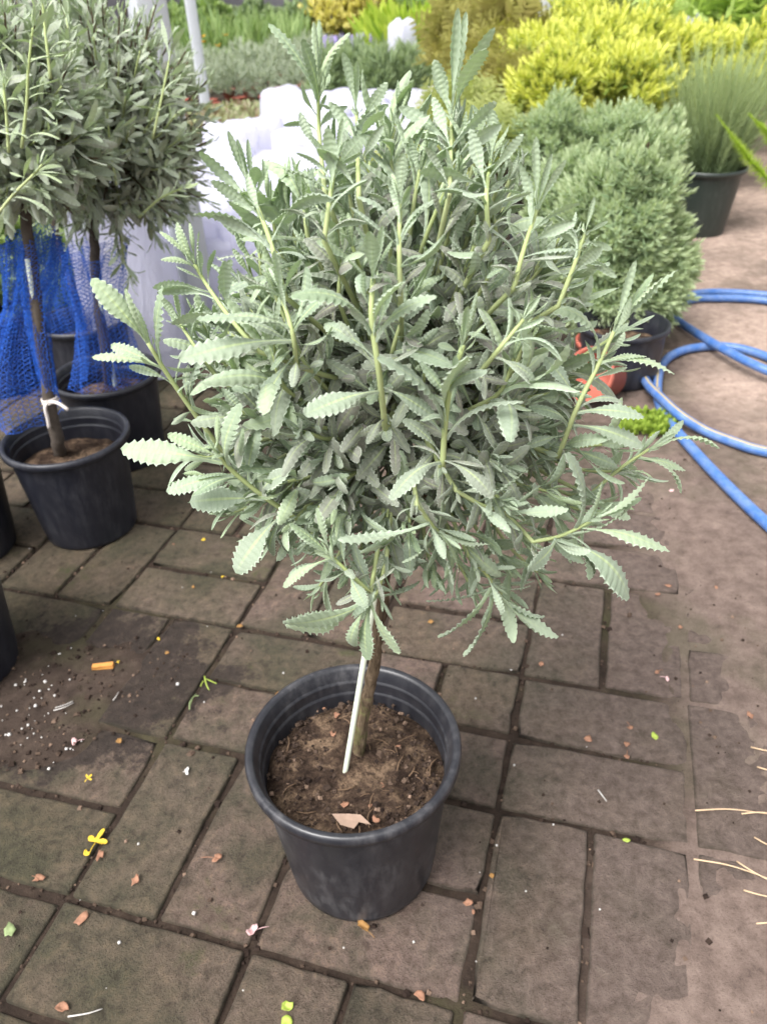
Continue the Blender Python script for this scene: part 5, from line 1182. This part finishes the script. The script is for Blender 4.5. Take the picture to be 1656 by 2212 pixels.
for k, (px, Y) in enumerate(((712, 6.9), (765, 6.95), (820, 6.8), (880, 6.85), (735, 7.5), (790, 7.5), (850, 7.4))):
    c = on(px, 150, Y); c[2] = 0
    root = bush('shrub', 'bluish green young shrub behind the white bags, %s' % ('leftmost in front', 'second in front', 'third in front', 'rightmost in front', 'left in the rear with purple spikes', 'middle of the rear with purple spikes', 'right in the rear')[k], 'shrub', c + [0, 0, .27], (.17, .16, .24), c, SP_HERB, 420, .085, M['shrub'], 720 + k, upmix=.6, clump=.3, lo=-.8, inner=.3, group='bluish shrubs behind the white bags')
    if k in (4, 5):
        mb = MB()
        for s in range(14):
            b = c + [rgx.normal(0, .1), rgx.normal(0, .08), .48]; v, f, u = tube(np.array([b, b + [0, 0, .05], b + [0, 0, .13]]), [.005, .011, .003], 5); mb.add(v, f, u)
        mb.build('flower_spikes', M['purple'], root)['kind'] = 'stuff'
# leafy ground cover with dry pale leaves in front of the herb bed
def carpet(name, label, n_, xr, yr, zr, sprigs, size, mat, seed, upmix=1.0):
    rg = np.random.default_rng(seed); P = np.stack([rg.uniform(*xr, n_), rg.uniform(*yr, n_), rg.uniform(*zr, n_)], 1)
    dirs = rand_unit(n_, rg) * .7 + [0, 0, upmix]; VV = []; FF = []; TT = []; AA = []; m = 0; pk = rg.integers(len(sprigs), size=n_)
    for s in range(len(sprigs)):
        k_ = pk == s; q = int(k_.sum()); tv, tf, ta = sprigs[s]
        v, f, _ = scatter(tv, tf, frames(dirs[k_], rand_unit(q, rg)) * (size * rg.uniform(.6, 1.3, q))[:, None, None], P[k_]); VV.append(v); FF.append(f + m); m += len(v); TT.append(np.repeat(rg.random(q), len(tv))); AA.append(np.tile(ta, q))
    o = link(name, raw_mesh(name, np.concatenate(VV), np.concatenate(FF), [mat], attrs={'tint': np.concatenate(TT), 'age': np.concatenate(AA)}))
    return tag(o, label, None, None, 'stuff')
M['pinkleaf'] = green_material('pink_white_leaves', (0.20, 0.13, 0.08), (0.42, 0.38, 0.30), (0.30, 0.34, 0.18), .25)
xa, xb = on(400, 230, 6.6)[0], on(585, 230, 6.6)[0]
carpet('leafy_ground_cover', 'low cover of pale and reddish leaves in front of the herb bed', 1300, (xa, xb), (6.1, 7.4), (.02, .10), SP_BROAD, .085, M['pinkleaf'], 730)
xa, xb = on(340, 80, 11.5)[0], on(860, 80, 11.5)[0]
carpet('grass_bed', 'low green grassy bed across the middle distance', 5200, (xa, xb), (10.6, 13.0), (0, .10), [rosette(6, .7, blade, 1.0, rg0, .1) for k in range(3)], .24, M['grass'], 731, 1.2)
xa, xb = on(300, 60, 12.2)[0], on(640, 60, 12.2)[0]
carpet('strappy_grass', 'taller strap leaved grass at the back left', 800, (xa, xb), (12.0, 13.2), (0, .2), [rosette(7, .55, blade, 1.0, rg0, .1) for k in range(3)], .46, M['grass'], 732, 1.3)
xa, xb = on(300, 560, 3)[0], on(560, 560, 3)[0]
carpet('weeds_between_bags', 'low green weeds growing between the white bags', 500, (xa, xb), (3.4, 4.6), (0, .16), SP_BROAD, .06, M['shrub'], 733)
for k, (px, py, Y, r_, lab) in enumerate(((905, 100, 7.6, .27, 'lime green strap leaved clump right of the white bag'), (980, 92, 7.4, .28, 'lime green strap leaved clump behind the brown ferns'), (835, 110, 7.9, .22, 'lime green strap leaved clump left of the white bag'))):
    c = on(px, py, Y); c[2] = 0
    bush('strap_leaved_clump', lab, 'plant', c + [0, 0, .28], (r_, r_, .30), c, [rosette(6, .8, strip_leaf(4, .10, .3), 1.0, rg0, .1) for q in range(3)], 130, .34, M['lime'], 740 + k, upmix=1.0, clump=.2, lo=-.6, inner=.1, group='lime green strap leaved clumps')
for k, (px, Y, r_, mat, zc, lab) in enumerate(((375, 13.2, .42, 'grass', .50, 'bright green shrub by the thin left pole at the back'), (455, 13.4, .40, 'grass', .48, 'bright green shrub right of the thin left pole'), (545, 13.4, .35, 'shrub', .42, 'low green shrub against the dark fence'), (640, 13.3, .35, 'shrub', .42, 'dark green shrub against the dark fence, left of the pale yellow bushes'),
                                              (720, 13.3, .42, 'paleyellow', .55, 'pale yellow flowering bush at the back, the left one'), (800, 13.4, .45, 'paleyellow', .62, 'pale yellow flowering bush at the back, the right one'), (890, 13.2, .42, 'grass', .50, 'green shrub right of the pale yellow bushes'), (970, 13.0, .42, 'grass', .50, 'green shrub behind the lime clumps'), (1050, 12.8, .40, 'shrub', .50, 'dark green spiky shrub at the back'))):
    c = on(px, 40, Y); c[2] = 0
    bush('shrub', lab, 'shrub', c + [0, 0, zc], (r_, r_, .32), c, SP_BROAD, 460, .13, M[mat], 760 + k, upmix=.7, clump=.25, lo=-.8, inner=.3, group='shrubs along the dark fence')
for k, (px, py) in enumerate(((437, 80), (487, 77), (472, 100), (440, 92))):
    c = on(px, py, 9.9); o = curl_petal('orange_flower', c, .09, M['orangeflower'], 780 + k, cup=.4)
    tag(o, 'orange flower head by the thin left pole, the %s one' % ('left', 'right', 'lowest', 'lower left')[k], 'flower', 'orange flowers by the left pole')

# ------------------------------------------------------------------ blue hose on the path
t = NT('blue_hose'); hu = t.noise(45, 4, .6, t.pos()); hc = t.mix(t.ramp(hu, (.35, 0.0), (.7, .6)), (0.04, 0.115, 0.33), (0.16, 0.22, 0.36))
M['hose'] = t.bsdf(hc, 0.42, 0.4, None)
M['hosestripe'] = simple('hose_stripe', (0.36, 0.28, 0.13), 0.5, 0.3, 0.2, 60)
HR = .0125
def gp(px, py, up=0): p = at(px, py, HR + .006 + up); return p
hp = [gp(1840, 1300), gp(1656, 1132), gp(1575, 1055), gp(1496, 972), gp(1440, 905), gp(1420, 860), gp(1421, 810), gp(1432, 783), gp(1458, 763), gp(1500, 751), gp(1565, 748), gp(1640, 765), gp(1800, 830), gp(1960, 850), gp(1850, 850), gp(1720, 820),
      gp(1650, 798, .026), gp(1565, 756, .026), gp(1496, 715, .012), gp(1460, 690), gp(1447, 672), gp(1456, 656), gp(1490, 648), gp(1530, 644), gp(1656, 650), gp(1800, 690), gp(1900, 690), gp(1800, 655), gp(1656, 637, .0),
      gp(1535, 631), gp(1470, 643, .02), gp(1432, 672, .012), gp(1405, 712), gp(1388, 760), gp(1386, 800), gp(1398, 830, .014), gp(1428, 861, .026), gp(1468, 897, .026), gp(1523, 931), gp(1590, 957), gp(1656, 976), gp(1850, 1010)]
hpts = spline(hp, 420); v, f, u = tube(hpts, HR, 16)
mi = np.zeros(len(f), int)
i_seg = np.arange(len(f)) // 16; ang = np.arange(len(f)) % 16
# the stripe winds slowly round the hose; where the last reach lies on the ground it faces up and towards us
for sgm in range(419):
    want = norm(np.array([-.15, -.35, .9])) if sgm > 335 else norm(np.array([.25, .85, .25]))
    rings = [np.dot(norm(np.mean([v[x] for x in f[sgm * 16 + q]], axis=0) - (hpts[sgm] + hpts[sgm + 1]) * .5), want) for q in range(16)]
    q = int(np.argmax(rings)); mi[sgm * 16 + q] = 1
me = raw_mesh('garden_hose', v - gp(1496, 972), f, [M['hose'], M['hosestripe']], midx=mi)
tag(link('garden_hose', me, None, gp(1496, 972)), 'blue garden hose with a yellow stripe lying in loops on the earth path', 'hose')
# terracotta dish and weeds by the black pot
c = at(1312, 850, .0)
root = tag(empty('terracotta_pot', c), 'small red terracotta pot lying half hidden behind the right lavender shoots', 'plant pot')
V, F = lathe([(0, .002), (.050, 0), (.064, .085), (.072, .085), (.073, .102), (.067, .102), (.060, .082), (.046, .01), (0, .012)], 36)
Rx = Matrix.Rotation(math.radians(72), 3, 'X') @ Matrix.Identity(3); Rm = np.array(Matrix.Rotation(math.radians(35), 3, 'Z') @ Matrix.Rotation(math.radians(-68), 3, 'Y'))
mb = MB(); V2 = V @ Rm.T; V2[:, 2] -= V2[:, 2].min(); mb.add(V2 + c, F); mb.build('body', M['terracotta'], root)
c2 = at(1290, 805, .0)
root = tag(empty('terracotta_pot', c2), 'small red terracotta pot standing behind the fallen one', 'plant pot')
mb = MB(); mb.add(V + c2, F); mb.build('body', M['terracotta'], root)
root = carpet('weed_patch', 'bright green weeds growing at the foot of the black pot by the hose', 420, (0, 1), (0, 1), (0, .03), SP_BROAD, .016, M['lime'], 790, .8)
pa = at(1392, 925); vs = np.zeros(len(root.data.vertices) * 3, np.float32); root.data.vertices.foreach_get('co', vs); vs = vs.reshape(-1, 3)
nv_ = 0; vs2 = vs.copy()
for s_ in range(1): pass
vs2[:, 0] = pa[0] + (vs[:, 0] - .5) * .0; root.data.vertices.foreach_set('co', vs.ravel())
bpy.data.objects.remove(root)
def weed_patch(cx, cy, rx, ry, n_, seed):
    rg = np.random.default_rng(seed); a = rg.uniform(0, 6.28, n_); r_ = np.sqrt(rg.random(n_))
    P = np.stack([cx + rx * r_ * np.cos(a), cy + ry * r_ * np.sin(a), rg.uniform(0, .022, n_)], 1); VV = []; FF = []; TT = []; AA = []; m = 0
    tv, tf, ta = SP_BROAD[0]; v, f, _ = scatter(tv, tf, frames(rand_unit(n_, rg) * .6 + [0, 0, 1], rand_unit(n_, rg)) * (.020 * rg.uniform(.6, 1.3, n_))[:, None, None], P)
    return link('weed_patch', raw_mesh('weed_patch', v, f, [M['weed']], attrs={'tint': np.repeat(rg.random(n_), len(tv)), 'age': np.tile(ta, n_)}))
M['weed'] = green_material('fresh_weed', (0.14, 0.22, 0.03), (0.25, 0.36, 0.05), (0.34, 0.44, 0.08), .3)
tag(weed_patch(pa[0], pa[1], .075, .055, 420, 791), 'bright green weeds at the foot of the black pot by the hose', None, None, 'stuff')

# ------------------------------------------------------------------ litter on the paving
def maple_leaf(name, P, size, mat, rot, seed, lobes=3, stem=True):
    rg = np.random.default_rng(seed); out = []
    angs = np.linspace(-1.15, 1.15, lobes)
    for k, a in enumerate(angs):
        L = size * (1.0 - .18 * abs(a)) ; w_ = size * .17
        d = np.array([math.sin(a), math.cos(a)]); x = np.array([d[1], -d[0]])
        out += [d * L * .35 - x * w_ * .8, d * L * .62 - x * w_ * 1.15, d * L * .9 - x * w_ * .7, d * L * 1.0, d * L * .92 + x * w_ * .75, d * L * .6 + x * w_ * 1.1, d * L * .35 + x * w_ * .8]
    out = [np.array([0, 0])] + out; n = len(out)
    V = np.array([[*q, .0022 + .0025 * math.sin(q[0] * 180 + seed) + .0012 * rg.random() + .06 * abs(q[0]) ] for q in out])
    c, s = math.cos(rot), math.sin(rot); Rz = np.array([[c, -s, 0], [s, c, 0], [0, 0, 1]]); V = V @ Rz.T + P
    Vb = V - [0, 0, .0006]; F = [(0, i + 1, i) for i in range(1, n - 1)]; F += [tuple(reversed([q + n for q in f_])) for f_ in F]
    F += [(i, (i + 1) % n, (i + 1) % n + n, i + n) for i in range(n)]
    mb = MB(); mb.add(np.vstack([V, Vb]), F)
    if stem:
        e = Rz @ np.array([.1, -1, 0]) * size * .75; v, f, u = tube(spline([P + [0, 0, .002], P + e * .5 + [0, 0, .003], P + e + [0, 0, .001]], 6), .0007, 5); mb.add(v, f, u)
    return mb.build(name, mat, None, origin=P, smooth=False)
g = lambda px, py, z=.003: at(px, py, z)
tag(maple_leaf('yellow_leaf', g(207, 1822), .021, M['yellow'], -.35, 1), 'bright yellow three lobed leaf with its stalk lying across a paver joint', 'leaf')
tag(curl_petal('yellow_leaf', g(189, 1843), .012, M['yellow'], 2), 'small folded yellow scrap at the stalk end of the lobed yellow leaf', 'leaf')
tag(maple_leaf('yellow_leaf', g(191, 1683), .008, M['yellow'], -.6, 3), 'small yellow leaf on the paver above the large lobed leaf', 'leaf')
tag(curl_petal('yellow_leaf', g(258, 1600), .013, M['orange'], 4), 'dull yellow leaf scrap beside the pale bud at the left', 'leaf')
tag(curl_petal('petal_bud', g(163, 1604), .015, M['petalpink'], 5, stem=.014, cup=.9), 'pale fallen bud with a green stalk on the left pavers', 'bud')
tag(curl_petal('white_petal', g(405, 1666), .013, M['perlite'], 6, stem=.006), 'white crumpled petal alone on the paver left of the large pot', 'petal')
tag(curl_petal('pink_bud', g(547, 2012, .001), .021, M['petalpink'], 7, stem=.02, cup=1.2), 'pink bud with a green stalk in the joint below the large pot', 'bud')
tag(curl_petal('green_leaf', g(20, 2012), .026, M['dullgreen'], 8, cup=.2), 'dull green leaf at the left edge near the bottom', 'leaf')
tag(curl_petal('lime_leaf', g(622, 2176), .018, M['limeleaf'], 9, cup=.6), 'lime green leaf curled at the bottom edge', 'leaf')
tag(curl_petal('lime_leaf', g(618, 2207), .018, M['limeleaf'], 10, cup=.5), 'pale lime leaf lying lowest at the bottom edge', 'leaf')
tag(curl_petal('dried_leaf', g(470, 1854), .017, M['petal'], 11, stem=.022), 'dried brown leaf with a thin stalk on the paver left of the large pot', 'leaf')
tag(curl_petal('dried_leaf', g(783, 2002), .020, M['orange'], 12, stem=.020), 'dry tan leaf curled just below the large pot', 'leaf')
tag(curl_petal('dried_leaf', g(217, 1850), .016, M['petal'], 13), 'reddish brown leaf scrap right of the lobed yellow leaf', 'leaf')
tag(curl_petal('dried_leaf', g(85, 1900), .017, M['petal'], 14, stem=.012), 'pinkish dry leaf with a bent stalk at the lower left', 'leaf')
tag(curl_petal('dried_leaf', g(294, 1902), .016, M['petal'], 15), 'dry leaf lying in the long joint at the lower left', 'leaf')
tag(curl_petal('dried_leaf', g(180, 1985), .022, M['petal'], 16, cup=.3), 'flat dry leaf on the wide paver at the lower left', 'leaf')
tag(curl_petal('dried_leaf', g(138, 2178), .020, M['petal'], 17), 'brown dry leaf in the dirt at the bottom left', 'leaf')
mb = MB(); a_ = g(200, 1441, .006); b_2 = g(246, 1436, .006); e = norm(np.cross(b_2 - a_, [0, 0, 1])) * .0045
V = np.array([a_ - e, b_2 - e, b_2 + e, a_ + e]); V = np.vstack([V + [0, 0, .003], V - [0, 0, .004]]); V += np.random.default_rng(1).normal(0, .0008, V.shape)
mb.add(V, [(0, 1, 2, 3), (0, 4, 5, 1), (1, 5, 6, 2), (2, 6, 7, 3), (3, 7, 4, 0), (7, 6, 5, 4)])
M['chip'] = simple('orange_chip', (0.46, 0.21, 0.055), 0.6, 0.3, 0.3, 150)
tag(mb.build('wood_chip', M['chip'], None, origin=a_, smooth=False), 'short orange stick of bark on the dark soil at the left', 'chip')
for k, (px, py, sz, mt, lab) in enumerate(((1168, 1435, .014, 'petal', 'orange brown petal in the long joint right of the large pot'), (1270, 1596, .014, 'petal', 'round pale petal on the right pavers, front of a scatter'), (1360, 1572, .012, 'petal', 'pair of tan petals with a stalk on the right pavers'), (1352, 1634, .011, 'petal', 'lowest tan petal with a stalk on the right pavers'),
        (1352, 1607, .010, 'petal', 'small tan petal just above the lowest one on the right'), (1418, 1452, .012, 'petal', 'pale petal with a stalk on the dark damp earth'), (1440, 1466, .011, 'petalpink', 'faded pinkish petal just below the stalked one on the dark earth'), (1443, 1265, .013, 'petal', 'tan fallen bud on the dark earth at the right'),
        (1468, 1355, .011, 'petal', 'tan petal on the dark earth below a mossy spot'), (1420, 1283, .012, 'petal', 'red and green petal scrap left of the tan bud'), (1545, 1268, .010, 'petal', 'small tan petal at the edge of the dry path'), (1618, 1545, .016, 'petal', 'pink brown petal in the crack near the right edge'),
        (1450, 1060, .012, 'petalpink', 'bright pink petal under the far right shoot tip'), (1412, 1590, .016, 'limeleaf', 'green winged seed on the right pavers'), (1352, 1815, .011, 'limeleaf', 'tiny round lime weed in the lower right pavers'), (930, 1342, .012, 'orange', 'orange petal on the pavers behind the large pot'),
        (1010, 1950, .014, 'petal', 'tan scraps among crumbs right of the large pot foot'), (1062, 1892, .010, 'orange', 'orange scrap in the long joint right of the large pot'), (1022, 1970, .008, 'petal', 'small tan scrap below the others in the long joint'), (908, 2150, .014, 'petal', 'pale brown scrap in the joint at the bottom'),
        (440, 1166, .012, 'yellow', 'small yellow scrap on the pavers right of the front left pot'), (418, 1268, .010, 'orange', 'orange scrap on the wide paver in the left middle'), (517, 1353, .013, 'orange', 'orange yellow scrap at a joint corner left of the lavender stem'), (343, 1380, .010, 'yellow', 'yellow scrap in the joint at the left middle'),
        (362, 1410, .012, 'orange', 'dull yellow scrap lower down the same joint at the left'), (482, 1245, .008, 'yellow', 'yellow scrap in the joint above the wide paver'), (600, 1500, .010, 'orange', 'orange scraps in the joint by the rim of the large pot'), (256, 1430, .008, 'yellow', 'yellow scrap above the orange stick'), (375, 1175, .009, 'petal', 'tan scrap in the joint right of the front left pot'))):
    o = curl_petal('petal' if mt not in ('yellow', 'orange', 'limeleaf') else 'leaf_scrap', g(px, py), sz, M[mt], 800 + k, stem=.012 if 'stalk' in lab else 0, cup=.28); tag(o, lab, 'petal' if mt not in ('yellow', 'orange', 'limeleaf') else 'leaf scrap')
# pale twigs and straw
def stick(name, pxs, r_, mat, label, cat, lift=.004, forks=()):
    pts = spline([at(px, py, lift + (lift if 0 < k < len(pxs) - 1 else 0)) for k, (px, py) in enumerate(pxs)], 10); mb = MB()
    v, f, u = tube(pts, np.linspace(r_, r_ * .6, 10), 6); mb.add(v, f, u)
    for fk in forks:
        v, f, u = tube(spline([at(px, py, lift) for px, py in fk], 8), r_ * .7, 5); mb.add(v, f, u)
    return tag(mb.build(name, mat, None, origin=pts[0]), label, cat)
M['greytwig'] = simple('grey_twig', (0.40, 0.38, 0.36), 0.9, 0.1, 0.25, 200)
stick('twig', [(117, 1534), (140, 1527), (160, 1517)], .0011, M['greytwig'], 'pair of grey twigs on the dark soil at the left', 'twig', .005, [[(120, 1528), (140, 1522), (158, 1514)]])
stick('twig', [(245, 1512), (252, 1503), (257, 1494)], .0009, M['greytwig'], 'short grey twig on the soil right of the twig pair', 'twig', .005)
stick('twig', [(1291, 1706), (1297, 1714), (1309, 1730)], .0014, M['greytwig'], 'pale curved twig on the right pavers', 'twig')
stick('twig', [(148, 2195), (190, 2188), (222, 2178)], .0011, M['greytwig'], 'pale root thread in the dirt at the bottom left', 'twig')
stick('grass_shoot', [(410, 1532), (411, 1515), (424, 1498)], .0013, M['dullgreen'], 'green grass shoot in the joint left of the large pot', 'grass shoot', .004, [[(411, 1525), (418, 1505), (430, 1502)]])
stick('grass_shoot', [(442, 1460), (446, 1478), (452, 1490)], .0013, M['limeleaf'], 'branched green shoot in the joint above the other shoot', 'grass shoot', .004, [[(443, 1465), (455, 1470), (468, 1476)], [(440, 1470), (436, 1476), (434, 1482)]])
for k, pxs in enumerate(([(1500, 1750), (1575, 1747), (1660, 1758)], [(1600, 1757), (1640, 1754), (1690, 1760)], [(1497, 1855), (1580, 1870), (1680, 1905)], [(1590, 1860), (1630, 1885), (1690, 1915)], [(1620, 1613), (1650, 1620), (1700, 1630)], [(1634, 1656), (1660, 1664), (1700, 1680)], [(1605, 1922), (1640, 1932), (1700, 1945)], [(1628, 1808), (1655, 1823), (1700, 1840)], [(1632, 1994), (1660, 1992), (1700, 1990)])):
    stick('straw', pxs, .0011, M['straw'], ['upper long straw pointing in from the right edge', 'short straw crossing the upper long one', 'lower long straw pointing in from the right edge', 'straw forking off the lower long one', 'topmost short straw at the right edge', 'second short straw from the top at the right edge', 'short straw below the forked pair at the right edge', 'short slanting straw between the two long ones', 'lowest short straw at the right edge'][k], 'straw', .006)
